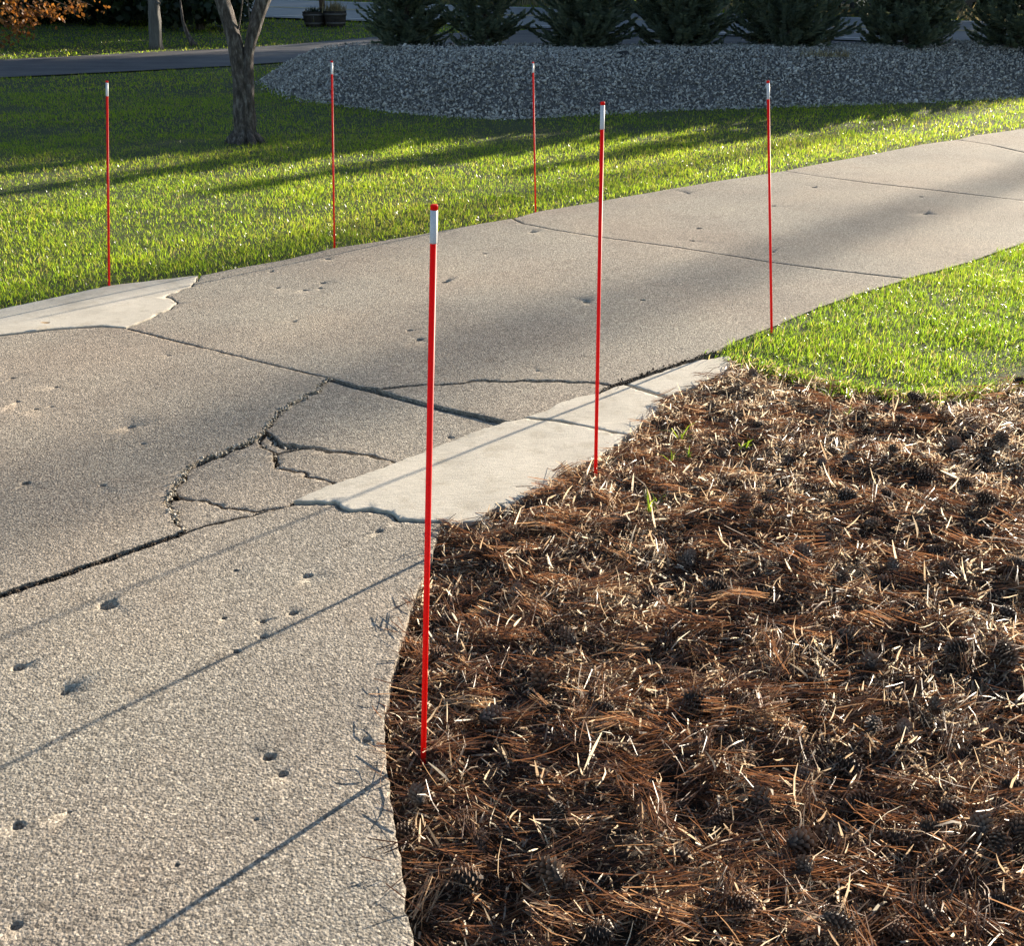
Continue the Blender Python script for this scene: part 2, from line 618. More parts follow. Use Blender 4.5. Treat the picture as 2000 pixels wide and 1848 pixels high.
# side road (asphalt) and main road
ASPH_NEAR_PX = [(-500, 178), (0, 153), (200, 143), (450, 130), (560, 122), (700, 112)]
ASPH_FAR_PX = [(-500, 139), (0, 118), (200, 108), (300, 103), (450, 95), (560, 88), (700, 84)]
A_NEAR = GL(ASPH_NEAR_PX)
A_FAR = GL(ASPH_FAR_PX)
RN1, RN2 = np.array(G(458, 33)), np.array(G(1052, 57))
rd = (RN2 - RN1) / np.linalg.norm(RN2 - RN1)
rnrm = np.array([-rd[1], rd[0]])
if rnrm[1] < 0:
    rnrm = -rnrm
RW = 8.4
ROAD = np.array([RN1 - rd * 70, RN1 + rd * 80, RN1 + rd * 80 + rnrm * RW, RN1 - rd * 70 + rnrm * RW])
# the side road swings round behind the berm and meets the main road
JUNC = GL([(860, 96), (1030, 96)]) + [(2.5, 24.5), (9, 24.0), (16, 22.5)]
ASPH = np.array(A_NEAR + [(-1.5, 23.6), (2.5, 23.0), (9, 22.8), (18, 20.5)] + [(24, 22.5), tuple(RN1 + rd * 33), tuple(RN1 + rd * 11), (-3.2, 28.6)] + A_FAR[::-1][1:])


def mulch_z(P):
    d = np.minimum(dist_poly(P, MULCH), 0.6)
    e = np.interp(P[:, 1], [2.6, 2.95], [-0.055, -0.022])
    return e + np.interp(P[:, 1], [2.6, 2.95], [0.04, 0.014]) * np.clip(d / 0.45, 0, 1) + 0.040 * np.clip(d / 0.2, 0.2, 1) * vnoise(P, 5.0, 3) + 0.026 * vnoise(P, 14, 4)


def lawn_z(P):
    d = np.minimum(dist_poly(P, np.array(EDGE_L), False), 2.0)
    return terr_np(P[:, 1]) - 0.034 + 0.032 * np.clip((d - 0.015) / 0.10, 0, 1) + 0.02 * np.clip(d / 2, 0, 1) * vnoise(P, 0.9, 9)


def lawn_r_z(P):
    return -0.012 + 0.012 * vnoise(P, 1.8, 11) + 0.0 * P[:, 0]


def berm_z(P):
    ins = inpoly(P, BERM)
    d = dist_poly(P, BERM)
    h = 0.65 * (1 - (1 - np.clip(d / 2.1, 0, 1)) ** 2.1) + 0.05 * vnoise(P, 0.7, 21) * np.clip(d / 0.6, 0, 1)
    return np.where(ins, terr_np(P[:, 1]) + h, -1.0)


# ------------------------------------------------------------------ ground sheets
def sheet(name, poly, step, zf, mat, jitter=0.25, ypow=None, smooth=True, maxpts=9000):
    poly = np.asarray(poly, float)
    dense = []
    for a_, b_ in zip(poly, np.roll(poly, -1, 0)):
        k_ = max(1, int(np.linalg.norm(b_ - a_) / (step * 1.6)))
        dense += [a_ + (b_ - a_) * i_ / k_ for i_ in range(k_)]
    poly = np.array(dense)
    lo, hi = poly.min(0), poly.max(0)
    xs = np.arange(lo[0], hi[0], step)
    ys = np.arange(lo[1], hi[1], step)
    X, Y = np.meshgrid(xs, ys)
    P = np.stack([X.ravel(), Y.ravel()], 1)
    P += rng.uniform(-jitter, jitter, P.shape) * step
    P = P[inpoly(P, poly) & (dist_poly(P, poly) > step * 0.35)]
    if len(P) > maxpts:
        P = P[rng.choice(len(P), maxpts, replace=False)]
    allp = np.concatenate([poly, P])
    vs, es, fs, *_ = delaunay_2d_cdt([Vector(p) for p in allp], [], [list(range(len(poly)))], 1, 1e-6)
    V2 = np.array([[v.x, v.y] for v in vs])
    V = np.column_stack([V2, zf(V2)])
    tri = np.array([f for f in fs if len(f) == 3])
    return link(name, mesh_np(name, V, [tri], mat, smooth=smooth))


gm = MB()
gm.add([(-700, -300, -0.085), (700, -300, -0.085), (700, 0, -0.085), (-700, 0, -0.085), (700, 24, -0.085), (-700, 24, -0.085), (700, 900, 20), (-700, 900, 20)],
       [(0, 1, 2, 3), (3, 2, 4, 5), (5, 4, 6, 7)])
tag(gm.build('ground', M['soil']), 'dark bare soil under the driveway and lawns', kind='structure')
tag(sheet('lawn', LAWN_L, 0.9, lawn_z, M['lawn'], maxpts=12000), 'shaded green lawn rising beyond the driveway', kind='structure')
tag(sheet('lawn', LAWN_R, 0.25, lawn_r_z, M['lawn']), 'sunlit green lawn between driveway and needle bed', kind='structure')
tag(sheet('planting_bed', MULCH, 0.055, mulch_z, M['soil'], maxpts=9000), 'dark soil bed covered in pine needles beside the driveway', kind='structure')
tag(sheet('side_road', ASPH, 0.8, lambda P: terr_np(P[:, 1]) + 0.02, M['asphalt']), 'narrow dark asphalt lane curving behind the gravel berm', kind='structure')
road = tag(sheet('road', ROAD, 1.2, lambda P: terr_np(P[:, 1]) + 0.05, M['road']), 'asphalt road with white edge lines beyond the spruces', kind='structure')


def stripe(off, w, mat):
    a, b = RN1 - rd * 70 + rnrm * off, RN1 + rd * 80 + rnrm * off
    n = 60
    V, F = [], []
    for i in range(n + 1):
        p = a + (b - a) * i / n
        for s in (-1, 1):
            q = p + rnrm * s * w / 2
            V.append((q[0], q[1], terr(q[1]) + 0.062))
    for i in range(n):
        F.append((2 * i, 2 * i + 1, 2 * i + 3, 2 * i + 2))
    m = MB()
    m.add(V, F)
    m.build('road_marking', mat, road)


stripe(0.55, 0.16, M['line'])
stripe(RW - 0.6, 0.14, M['line'])
stripe(RW / 2 - 0.12, 0.12, M['line_y'])
stripe(RW / 2 + 0.12, 0.12, M['line_y'])

# ------------------------------------------------------------------ concrete driveway: slabs, broken pieces, repair patches
PITS_PX = [(36, 1304, 22), (125, 1354, 14), (462, 1272, 14), (525, 1478, 22), (552, 1512, 17), (35, 1612, 22), (135, 1586, 8), (30, 1808, 20), (210, 1182, 30), (600, 1124, 18),
           (572, 1197, 16), (513, 1214, 12), (437, 1207, 10), (740, 1037, 14), (460, 1113, 10), (515, 1243, 16), (256, 835, 15), (280, 868, 10), (200, 948, 12), (24, 739, 9),
           (50, 945, 16), (110, 757, 8), (880, 848, 12), (820, 663, 12), (640, 506, 10), (530, 531, 8), (543, 562, 8), (630, 553, 10), (625, 563, 8), (595, 567, 9), (575, 628, 8),
           (1145, 590, 13), (1255, 586, 9), (1040, 453, 10), (947, 495, 8), (868, 552, 9), (800, 645, 10), (818, 665, 9), (1365, 446, 9), (1352, 470, 9), (1345, 378, 7), (1590, 366, 8),
           (1512, 402, 8), (1800, 384, 8), (1808, 418, 8), (1510, 492, 7), (1050, 724, 8), (715, 1445, 16), (500, 1600, 9), (345, 1690, 9), (100, 795, 8), (35, 785, 9), (70, 800, 8), (330, 695, 8)]
PITS = [(*G(x, y), r / 2000 * 1.9 * math.hypot(*G(x, y)) / 3.0 if False else 0.5 * r / 2000 * math.hypot(G(x, y)[1], CAM_H) * 1.0) for x, y, r in PITS_PX]


def resample(poly, step):
    out = []
    n = len(poly)
    for i in range(n):
        a, b = np.array(poly[i]), np.array(poly[(i + 1) % n])
        L = np.linalg.norm(b - a)
        # fine steps only where the camera is near
        st = step * max(1.0, min(8.0, (a[1] - 1.0) / 3.0)) if a[1] > 0 else step * 8
        k = max(1, int(L / st))
        for j in range(k):
            out.append(a + (b - a) * j / k)
    return np.array(out)


def ortho(poly):
    a = 0.0
    for i in range(len(poly)):
        x0, y0 = poly[i]
        x1, y1 = poly[(i + 1) % len(poly)]
        a += x0 * y1 - x1 * y0
    return a


def offset(poly, d):
    """move every boundary point inwards by d (array or number)"""
    p = np.asarray(poly)
    e = np.roll(p, -1, 0) - np.roll(p, 1, 0)
    nrm = np.column_stack([-e[:, 1], e[:, 0]])
    nrm /= np.linalg.norm(nrm, axis=1)[:, None] + 1e-9
    return p + nrm * (d if np.isscalar(d) else d[:, None])


driveway = tag(empty('driveway'), 'cracked exposed aggregate concrete driveway', kind='structure')


JOINT1 = [(245, 642), (330, 663), (420, 685), (520, 710), (641, 739), (700, 756), (760, 771), (850, 793), (992, 824)]
JOINT2 = [(1000, 426), (1020, 436), (1080, 448), (1165, 462), (1330, 484), (1500, 511), (1640, 529), (1772, 544)]
JOINT3 = [(1530, 333), (1600, 344), (1700, 357), (1860, 375), (2000, 391), (2400, 425)]
JOINT4 = [(1868, 272), (1930, 281), (2000, 297), (2250, 330), (2900, 330)]
LP_EDGE = [(390, 538), (382, 553), (352, 568), (326, 579), (346, 590), (330, 602), (300, 619), (245, 641)]
MAINCRACK = [(641, 739), (613, 758), (581, 783), (546, 804), (525, 821), (515, 841), (501, 856), (469, 870), (441, 881), (406, 891), (375, 905), (357, 919), (343, 944), (333, 961),
             (315, 982), (333, 996), (340, 1017), (361, 1037)]
PATCH_L = [(992, 825), (940, 839), (896, 856), (844, 877), (790, 897), (725, 923), (637, 951), (571, 980)]
PATCH_B = [(571, 981), (630, 983), (690, 994), (742, 1001), (788, 1014), (823, 1021), (868, 1018), (882, 1025)]

CRACKS = [np.array(GL(c)) for c in (MAINCRACK[1:-1], [(517, 841), (529, 847), (543, 858), (585, 866), (655, 875), (746, 891), (770, 896)], [(504, 859), (518, 875), (532, 889), (540, 910), (567, 911), (620, 931), (645, 941)],
                                       [(333, 968), (357, 968), (392, 976), (427, 982), (452, 990), (497, 994)], [(770, 756), (845, 751), (940, 744), (1052, 743), (1167, 748)], LP_EDGE[1:-1], PATCH_B[1:-1])]


def crack_warp(b):
    d = np.full(len(b), 9.0)
    for c in CRACKS:
        d = np.minimum(d, dist_poly(b, c, False))
    w = np.clip(1.4 - d / 0.035, 0, 1)
    dx = np.array([nz(p[0] * 13, p[1] * 13, 3.3) + 0.6 * nz(p[0] * 34, p[1] * 34, 7.7) for p in b])
    dy = np.array([nz(p[0] * 13, p[1] * 13, 13.3) + 0.6 * nz(p[0] * 34, p[1] * 34, 17.7) for p in b])
    return b + 0.026 * w[:, None] * np.column_stack([dx, dy])


def slab(name, px, parent, mat, gap=0.004, rag=0.004, z0=0.0, tilt=(0, 0), thick=0.08, grid=0.12, world=False, label=None, seed=0, edge=0.0028, und=0.0022):
    poly = list(px) if world else GL(px)
    if ortho(poly) < 0:
        poly = poly[::-1]
    b = crack_warp(resample(poly, 0.013))
    jag = np.array([gap + rag * (0.5 + 1.1 * nz(p[0] * 16 + seed, p[1] * 16) + 0.9 * nz(p[0] * 47, p[1] * 47 + seed) + 0.6 * nz(p[0] * 110, p[1] * 110 + seed)) for p in b])
    b = offset(b, np.maximum(jag, 0.0006))
    ring = np.concatenate([offset(b, edge * 1.1), offset(b, edge * 1.1 + 0.006)[::2], offset(b, edge * 1.1 + 0.03)[::4]])
    okr = inpoly(ring, b)
    ring = ring[okr]
    ring = ring[dist_poly(ring, b) > edge * 0.7]
    c0 = b.mean(0)
    lo, hi = b.min(0), b.max(0)
    lo, hi = np.maximum(lo, [-6, -1.5]), np.minimum(hi, [14, 18])
    X, Y = np.meshgrid(np.arange(lo[0], hi[0], grid), np.arange(lo[1], hi[1], grid))
    P = np.stack([X.ravel(), Y.ravel()], 1) + rng.uniform(-.3, .3, (X.size, 2)) * grid
    P = P[inpoly(P, b)]
    if len(P):
        P = P[dist_poly(P, b) > max(0.045, grid * 0.3)]
    extra = []
    pits = []
    for (x, y, r) in PITS:
        q = np.array([[x, y]])
        if inpoly(q, b)[0] and dist_poly(q, b)[0] > r * 1.3:
            pits.append((x, y, r))
            ph = rng.uniform(0, 6)
            for rr, k in ((0.0, 1), (0.35, 6), (0.62, 10), (0.82, 12), (1.0, 14), (1.25, 14)):
                for i in range(k):
                    a = 2 * math.pi * i / k + ph
                    ir = 1 + 0.3 * nz(math.cos(a) * 1.3 + x * 50, math.sin(a) * 1.3 + y * 50)
                    extra.append((x + r * rr * ir * math.cos(a) * 1.25, y + r * rr * ir * math.sin(a)))
    if pits and len(P):
        keep = np.ones(len(P), bool)
        for (x, y, r) in pits:
            keep &= np.hypot(P[:, 0] - x, P[:, 1] - y) > r * 1.7
        P = P[keep]
    parts = [b, ring]
    if len(P):
        parts.append(P)
    if extra:
        parts.append(np.array(extra))
    allp = np.concatenate(parts)
    vs, es, fs, ov, *_ = delaunay_2d_cdt([Vector(p) for p in allp], [], [list(range(len(b)))], 1, 1e-7)
    V2 = np.array([[v.x, v.y] for v in vs])
    z = z0 + und * vnoise(V2, 2.2, 31 + seed, 2) + tilt[0] * (V2[:, 0] - c0[0]) + tilt[1] * (V2[:, 1] - c0[1])
    nb = len(b)
    isb = np.zeros(len(V2), bool)
    for i, o in enumerate(ov):
        if any(k < nb for k in o):
            isb[i] = True
    z = np.where(isb, z - edge * (0.7 + 0.5 * vnoise(V2, 40, 5, 1)), z)
    for (x, y, r) in pits:
        rr = np.hypot((V2[:, 0] - x) / 1.25, V2[:, 1] - y) / r
        z -= np.where(rr < 1.0, 0.95 * r * np.clip((1.02 - rr) / 0.34, 0, 1) * (1 + 0.35 * vnoise(V2, 120, 77, 1)), 0)
    V = np.column_stack([V2, z])
    tri = np.array([f for f in fs if len(f) == 3])
    # sides
    zb = z0 + und * vnoise(b, 2.2, 31 + seed, 2) + tilt[0] * (b[:, 0] - c0[0]) + tilt[1] * (b[:, 1] - c0[1]) - edge * 0.7
    base = len(V)
    top = np.column_stack([b, zb])
    mid = np.column_stack([offset(b, 0.003 * (1 + vnoise(b, 50, 3, 1))), zb - thick * 0.4])
    bot = np.column_stack([b, zb - thick])
    V = np.concatenate([V, top, mid, bot])
    i = np.arange(nb)
    j = (i + 1) % nb
    q1 = np.column_stack([base + nb + i, base + nb + j, base + j, base + i])
    q2 = np.column_stack([base + 2 * nb + i, base + 2 * nb + j, base + nb + j, base + nb + i])
    me = mesh_np(name, V, [tri, q1, q2], mat, smooth=True)
    o = link(name, me, parent)
    if label:
        o['label'] = label
    return o


# far slabs
e = dict(zip(EDGE_L_PX, range(len(EDGE_L_PX))))


def ledge(x0, x1):
    return [p for p in EDGE_L_PX if x0 < p[0] < x1]


def redge(x0, x1):
    return [p for p in EDGE_R_PX if x0 < p[0] < x1]


slab('slab', LP_EDGE[::-1] + ledge(390, 1000) + JOINT2 + redge(1400, 1772)[::-1] + [(1400, 686), (1290, 722), (1196, 752), (1167, 748), (1115, 744), (1052, 743), (992, 742), (940, 744), (845, 751),
     (795, 753), (739, 759), (700, 755), (641, 738)] + JOINT1[1:4][::-1], driveway, M['concrete'], z0=0.0, seed=1, gap=0.0055, rag=0.003, label='wide slab behind the crossing joint')
slab('slab', JOINT2 + redge(1772, 2500) + JOINT3[::-1] + ledge(1000, 1530)[::-1], driveway, M['concrete'], seed=2, gap=0.008, rag=0.003, grid=0.2, label='slab past the second joint')
slab('slab', JOINT3 + [(2900, 320)] + JOINT4[::-1] + ledge(1530, 1868)[::-1], driveway, M['concrete'], seed=3, gap=0.009, rag=0.003, grid=0.3)
slab('slab', JOINT4 + [(3600, 270), (2900, 200), (2400, 220), (2150, 235), (2000, 250), (1900, 264)], driveway, M['concrete'], seed=4, gap=0.012, rag=0.003, grid=0.3)
# middle left slab
slab('slab', [(-900, 900), (-400, 740), (0, 657), (100, 645), (200, 639)] + JOINT1[:5] + MAINCRACK[1:] + [(250, 1075), (100, 1127), (0, 1160), (-400, 1300), (-1200, 1560)], driveway, M['concrete'],
     z0=0.001, seed=5, gap=0.003, rag=0.005, label='slab left of the long crumbling crack')
# front slab
slab('slab', [(-1200, 1575), (-400, 1308), (0, 1164), (100, 1132), (250, 1080), (361, 1041), (400, 1026), (480, 1008), (571, 984)] + PATCH_B[1:-1] + SLAB_R_PX + [(-1200, 3200), (-2600, 2300)], driveway,
     M['concrete'], z0=-0.002, seed=6, gap=0.004, rag=0.006, grid=0.08, label='pitted front slab beside the needle bed')
# sunken fragments
slab('slab_fragment', JOINT1[4:] + PATCH_L[1:5] + [(777, 897), (746, 889), (697, 880), (655, 873), (613, 869), (585, 864), (560, 861), (543, 856), (529, 846), (517, 839)] + MAINCRACK[1:5][::-1], driveway,
     M['concrete'], z0=-0.012, tilt=(-0.006, 0.006), seed=7, gap=0.004, rag=0.004)
slab('slab_fragment', [(739, 760), (795, 754), (845, 752), (940, 745), (992, 743), (1052, 744), (1115, 745), (1167, 749), (1196, 753), (1171, 769), (1122, 779), (1090, 790), (1066, 804), (1027, 818), (992, 823),
                       (850, 791), (770, 771)], driveway, M['concrete'], z0=-0.003, seed=8, gap=0.004, rag=0.003)
slab('slab_fragment', [(519, 845), (531, 853), (545, 864), (562, 868), (584, 869), (553, 875), (534, 881), (521, 874), (507, 860)], driveway, M['concrete'], z0=-0.018, seed=9, gap=0.004, rag=0.004, grid=0.05)
slab('slab_fragment', [(536, 887), (553, 878), (588, 871), (655, 876), (697, 883), (746, 892), (782, 899), (725, 923), (655, 943), (637, 936), (595, 920), (567, 911), (541, 909)], driveway, M['concrete'],
     z0=-0.011, tilt=(0.008, -0.006), seed=10, gap=0.003, rag=0.003)
slab('slab_fragment', [(504, 860), (469, 873), (441, 884), (406, 894), (375, 909), (359, 922), (345, 947), (336, 964), (357, 968), (392, 976), (427, 982), (452, 990), (497, 995), (560, 987), (571, 980), (637, 952),
                       (652, 944), (620, 932), (565, 913), (538, 912), (530, 890), (516, 875)], driveway, M['concrete'], z0=-0.009, tilt=(0.006, 0.004), seed=11, gap=0.004, rag=0.004)
slab('slab_fragment', [(330, 974), (319, 984), (337, 996), (344, 1017), (363, 1035), (400, 1022), (480, 1004), (535, 992), (497, 996), (452, 992), (427, 984), (392, 978), (357, 970)], driveway, M['concrete'],
     z0=-0.006, seed=12, gap=0.003, rag=0.003)
# repair patches
slab('repair_patch', [(-900, 800), (-500, 701), (0, 603), (100, 582), (214, 557), (300, 547), (388, 537)] + LP_EDGE[1:] + [(200, 637), (100, 643), (0, 655), (-400, 738), (-900, 890)], driveway, M['patch'],
     z0=0.002, seed=13, gap=0.003, rag=0.006, grid=0.09, label='smooth pale patch along the lawn edge')
slab('repair_patch', PATCH_L + PATCH_B[1:] + PATCH_R_PX[1:10] + [(1100, 827), (1026, 819)], driveway, M['patch'], z0=0.004, tilt=(0.0, 0.004), seed=14, gap=0.001, rag=0.007, grid=0.05, edge=0.0028, und=0.005,
     label='large smooth patch beside the needle bed')
slab('repair_patch', [(1024, 817), (1066, 803), (1090, 789), (1122, 778), (1171, 768), (1204, 755), (1218, 752), (1300, 779), (1280, 807), (1228, 852), (1100, 825)], driveway, M['patch'], z0=0.006, seed=15, gap=0.0015,
     rag=0.005, grid=0.05, edge=0.003, und=0.004)
slab('repair_patch', [(1222, 750), (1290, 726), (1360, 704), (1424, 695), (1434, 706), (1416, 731), (1304, 777)], driveway, M['patch'], z0=0.004, seed=16, gap=0.003, rag=0.007, grid=0.05, edge=0.004)


# rubble that fills the crumbling crack
def rock_mesh(seed, n=9):
    r = np.random.default_rng(seed)
    bm = bmesh.new()
    for _ in range(n):
        v = r.normal(size=3)
        v /= np.linalg.norm(v)
        bm.verts.new(v * r.uniform(0.75, 1.1) * np.array([1.0, 0.8, 0.62]))
    bmesh.ops.convex_hull(bm, input=bm.verts)
    bmesh.ops.triangulate(bm, faces=bm.faces)
    vs = [v for v in bm.verts if v.link_faces]
    idx = {v: i for i, v in enumerate(vs)}
    V = np.array([v.co[:] for v in vs])
    F = np.array([[idx[v] for v in f.verts] for f in bm.faces])
    bm.free()
    return V, F


ROCKS = [rock_mesh(i, 7 + i % 2) for i in range(24)]


def rotmats(n, r):
    q = r.normal(size=(n, 4))
    q /= np.linalg.norm(q, axis=1)[:, None]
    w, x, y, z = q.T
    return np.stack([np.stack([1 - 2 * (y * y + z * z), 2 * (x * y - z * w), 2 * (x * z + y * w)], -1),
                     np.stack([2 * (x * y + z * w), 1 - 2 * (x * x + z * z), 2 * (y * z - x * w)], -1),
                     np.stack([2 * (x * z - y * w), 2 * (y * z + x * w), 1 - 2 * (x * x + y * y)], -1)], 1)


def scatter_rocks(name, P, S, mat, r, parent=None):
    n = len(P)
    pick = r.integers(0, len(ROCKS), n)
    Vs, Fs, As = [], [], []
    off = 0
    for k, (V, F) in enumerate(ROCKS):
        sel = np.where(pick == k)[0]
        if not len(sel):
            continue
        Rm = rotmats(len(sel), r)
        W = np.einsum('nij,vj->nvi', Rm, V) * S[sel][:, None, None] + P[sel][:, None, :]
        m = len(V)
        Vs.append(W.reshape(-1, 3))
        Fs.append((F[None] + (np.arange(len(sel)) * m)[:, None, None] + off).reshape(-1, 3))
        As.append(np.repeat(r.random(len(sel)), m))
        off += len(sel) * m
    return link(name, mesh_np(name, np.concatenate(Vs), [np.concatenate(Fs)], mat, np.concatenate(As)), parent)


def along(px, n, spread, r, z=-0.02):
    g = np.array(GL(px))
    seg = np.linalg.norm(np.diff(g, axis=0), axis=1)
    cum = np.concatenate([[0], np.cumsum(seg)])
    s = r.uniform(0, cum[-1], n)
    i = np.clip(np.searchsorted(cum, s) - 1, 0, len(seg) - 1)
    f = (s - cum[i]) / seg[i]
    p = crack_warp(g[i] + (g[i + 1] - g[i]) * f[:, None]) + r.normal(0, spread, (n, 2))
    return np.column_stack([p, np.full(n, z) + r.uniform(-0.006, 0.006, n)])


rr = np.random.default_rng(5)
P = np.concatenate([along(MAINCRACK, 620, 0.007, rr, -0.003), along([(504, 858), (518, 876), (533, 890), (541, 910), (600, 922)], 70, 0.006, rr, -0.024),
                    along([(515, 841), (545, 862), (585, 867)], 40, 0.005, rr, -0.026), along(LP_EDGE[::-1], 90, 0.006, rr, -0.014)])
S = rr.uniform(0.003, 0.010, len(P))
t = NT('crumbled concrete')
t.base(t.ramp(t.rnd(), [(0, (0.2, 0.17, 0.13)), (0.5, (0.45, 0.40, 0.32)), (1, (0.66, 0.60, 0.51))]))
t.rough(0.9)
M['crumb'] = t.m
tag(scatter_rocks('rubble', P, S, M['crumb'], rr, driveway), 'crumbled concrete bits filling the long crack', kind='stuff')
# dark organic litter packed into the joints
P = np.concatenate([along(JOINT1[:5], 160, 0.002, rr, -0.016), along([(0, 1162), (100, 1130), (250, 1078), (361, 1039)], 420, 0.008, rr, -0.010),
                    along([(1396, 688), (1290, 724), (1200, 754), (1171, 769)], 260, 0.010, rr, 0.004), along(JOINT2, 200, 0.004, rr, -0.028)])
M['duff'] = simple('dark joint litter', (0.03, 0.021, 0.014), 0.95, var=0.4, scale=60)
tag(scatter_rocks('joint_litter', P, rr.uniform(0.003, 0.009, len(P)), M['duff'], rr, driveway), 'dark crumbs and moss packed into the joints', kind='stuff')


# ------------------------------------------------------------------ blades and ribbons
def blades(P, L, W, head, lean, r, side=None):
    """five-cornered bent blades standing at P"""
    n = len(P)
    d = np.stack([np.cos(head), np.sin(head), np.zeros(n)], 1)
    a2 = r.uniform(0, 2 * np.pi, n)
    s = np.stack([np.cos(a2), np.sin(a2), np.zeros(n)], 1) * W[:, None] * 0.5
    up = np.array([0, 0, 1.0])
    c, sn = np.cos(lean), np.sin(lean)
    m = P + (up * (c * L * 0.55)[:, None]) + d * (sn * L * 0.45)[:, None]
    c2, s2 = np.cos(lean * 1.9), np.sin(lean * 1.9)
    tip = m + up * (np.maximum(c2, 0.02) * L * 0.48)[:, None] + d * (s2 * L * 0.5)[:, None]
    V = np.stack([P - s, P + s, m - s * 0.8, m + s * 0.8, tip], 1).reshape(-1, 3)
    b = (np.arange(n) * 5)[:, None]
    return V, b + np.array([[0, 1, 3, 2]]), b + np.array([[2, 3, 4]])


def ribbons(P, D, L, W, bend, r, k=3, taper=0.5):
    """thin curved strips centred on P along unit D"""
    n = len(P)
    q = r.normal(size=(n, 3))
    s = np.cross(D, q)
    s /= np.linalg.norm(s, axis=1)[:, None] + 1e-9
    bdir = np.cross(D, s)
    V = []
    for i in range(k + 1):
        tt = i / k
        c = P + D * (L * (tt - 0.5))[:, None] + bdir * (bend * L * (4 * tt * (1 - tt)))[:, None]
        w = W * (1 - taper * abs(2 * tt - 1) ** 2)
        V.append(c - s * w[:, None] / 2)
        V.append(c + s * w[:, None] / 2)
    V = np.stack(V, 1).reshape(-1, 3)
    b = (np.arange(n) * 2 * (k + 1))[:, None]
    F = np.concatenate([b + np.array([[2 * i, 2 * i + 1, 2 * i + 3, 2 * i + 2]]) for i in range(k)])
    return V, F, 2 * (k + 1)


def in_view(P, margin=0.16, xpad=1.0):
    """near enough to what the lens takes in (with room for a step aside)"""
    x, y, z = P[:, 0], P[:, 1], P[:, 2] - CAM_H
    fw = y * CP - z * SP
    u = x / np.maximum(fw, 0.1)
    v = -(y * SP + z * CP) / np.maximum(fw, 0.1)
    pad = xpad / np.maximum(fw, 0.5)
    return (fw > 0.3) & (np.abs(u) < 0.5 + pad) & (v < 0.462 + 0.4 + pad) & (v > -0.52)


# --- lawn grass
def grow(poly, dens, L0, W0, zf, r, ylo, yhi, xlim, holes=(), tone=0.66, dd=0.04):
    lo, hi = np.asarray(poly).min(0), np.asarray(poly).max(0)
    x0, x1 = max(lo[0], xlim[0]), min(hi[0], xlim[1])
    y0, y1 = max(lo[1], ylo), min(hi[1], yhi)
    n = int((x1 - x0) * (y1 - y0) * dens)
    P = np.column_stack([r.uniform(x0, x1, n), r.uniform(y0, y1, n)])
    # clumpiness
    k = vnoise(P, 5.0, 41, 2)
    P = P[r.random(n) < 0.72 + 0.5 * k]
    P = P[in_view(np.column_stack([P, np.zeros(len(P))]))]
    Pw = P + 0.035 * np.column_stack([vnoise(P, 9, 71, 2), vnoise(P, 9, 72, 2)])
    P = P[inpoly(Pw, poly)]
    for h in holes:
        P = P[~inpoly(P, h)]
    de = dist_poly(P, np.array(EDGE_L), False)
    P = P[(de > 0.02) | (r.random(len(P)) < 0.25)]
    n = len(P)
    big = vnoise(P, 0.8, 43, 3)
    L = 0.6 * L0 * r.uniform(0.4, 1.4, n) * (1 + 0.35 * vnoise(P, 2.2, 45, 2))
    if poly is LAWN_R:
        L *= np.clip(dist_poly(P, np.array(GL(MULCH_TOP_PX)), False) / 0.22, 0.45, 1)
    W = 0.78 * W0 * r.uniform(0.5, 1.4, n)
    head = r.uniform(0, 2 * np.pi, n)
    lean = np.abs(r.normal(0.72, 0.42, n))
    a = np.clip(tone + 0.22 * r.normal(size=n) + 0.18 * big, 0, 0.93)
    dead = r.random(n) < (dd + 0.10 * np.clip(vnoise(P, 1.3, 47, 2) * 2, 0, 1))
    a = np.where(dead, r.uniform(0.94, 1.0, n), a)
    V, q, t3 = blades(np.column_stack([P, zf(P) - 0.004]), L, W, head, lean, r)
    return V, q, t3, np.repeat(a, 5)


def join(parts):
    Vs, qs, ts, As = [], [], [], []
    off = 0
    for V, q, t3, a in parts:
        Vs.append(V)
        qs.append(q + off)
        ts.append(t3 + off)
        As.append(a)
        off += len(V)
    return np.concatenate(Vs), [np.concatenate(qs), np.concatenate(ts)], np.concatenate(As)


r = np.random.default_rng(101)
HOLES = [BERM, ASPH, ROAD]
parts = [grow(LAWN_L, 11500, 0.058, 0.0042, lawn_z, r, 3.0, 7.2, (-5.2, 3)),
         grow(LAWN_L, 8600, 0.060, 0.0052, lawn_z, r, 7.2, 9.2, (-6, 4)),
         grow(LAWN_L, 4600, 0.064, 0.0065, lawn_z, r, 9.2, 12.0, (-7.5, 7.5)),
         grow(LAWN_L, 1700, 0.070, 0.0095, lawn_z, r, 12.0, 16.5, (-10, 10), HOLES),
         grow(LAWN_L, 560, 0.08, 0.015, lawn_z, r, 16.5, 23.5, (-13, 13), HOLES),
         grow(LAWN_L, 260, 0.10, 0.026, lawn_z, r, 23.5, 34, (-20, 8), HOLES),
         grow(LAWN_L, 110, 0.14, 0.04, lawn_z, r, 34, 52, (-26, 14), HOLES)]
V, F, A = join(parts)
print('lawn blades', len(V) // 5)
tag(link('grass', mesh_np('grass', V, F, M['grass'], A)), 'short green grass of the far lawn, part sunlit', 'grass', kind='stuff')
parts = [grow(LAWN_R, 21000, 0.066, 0.0036, lawn_r_z, r, 3.0, 8.5, (0.8, 6.0), tone=0.42, dd=0.09)]
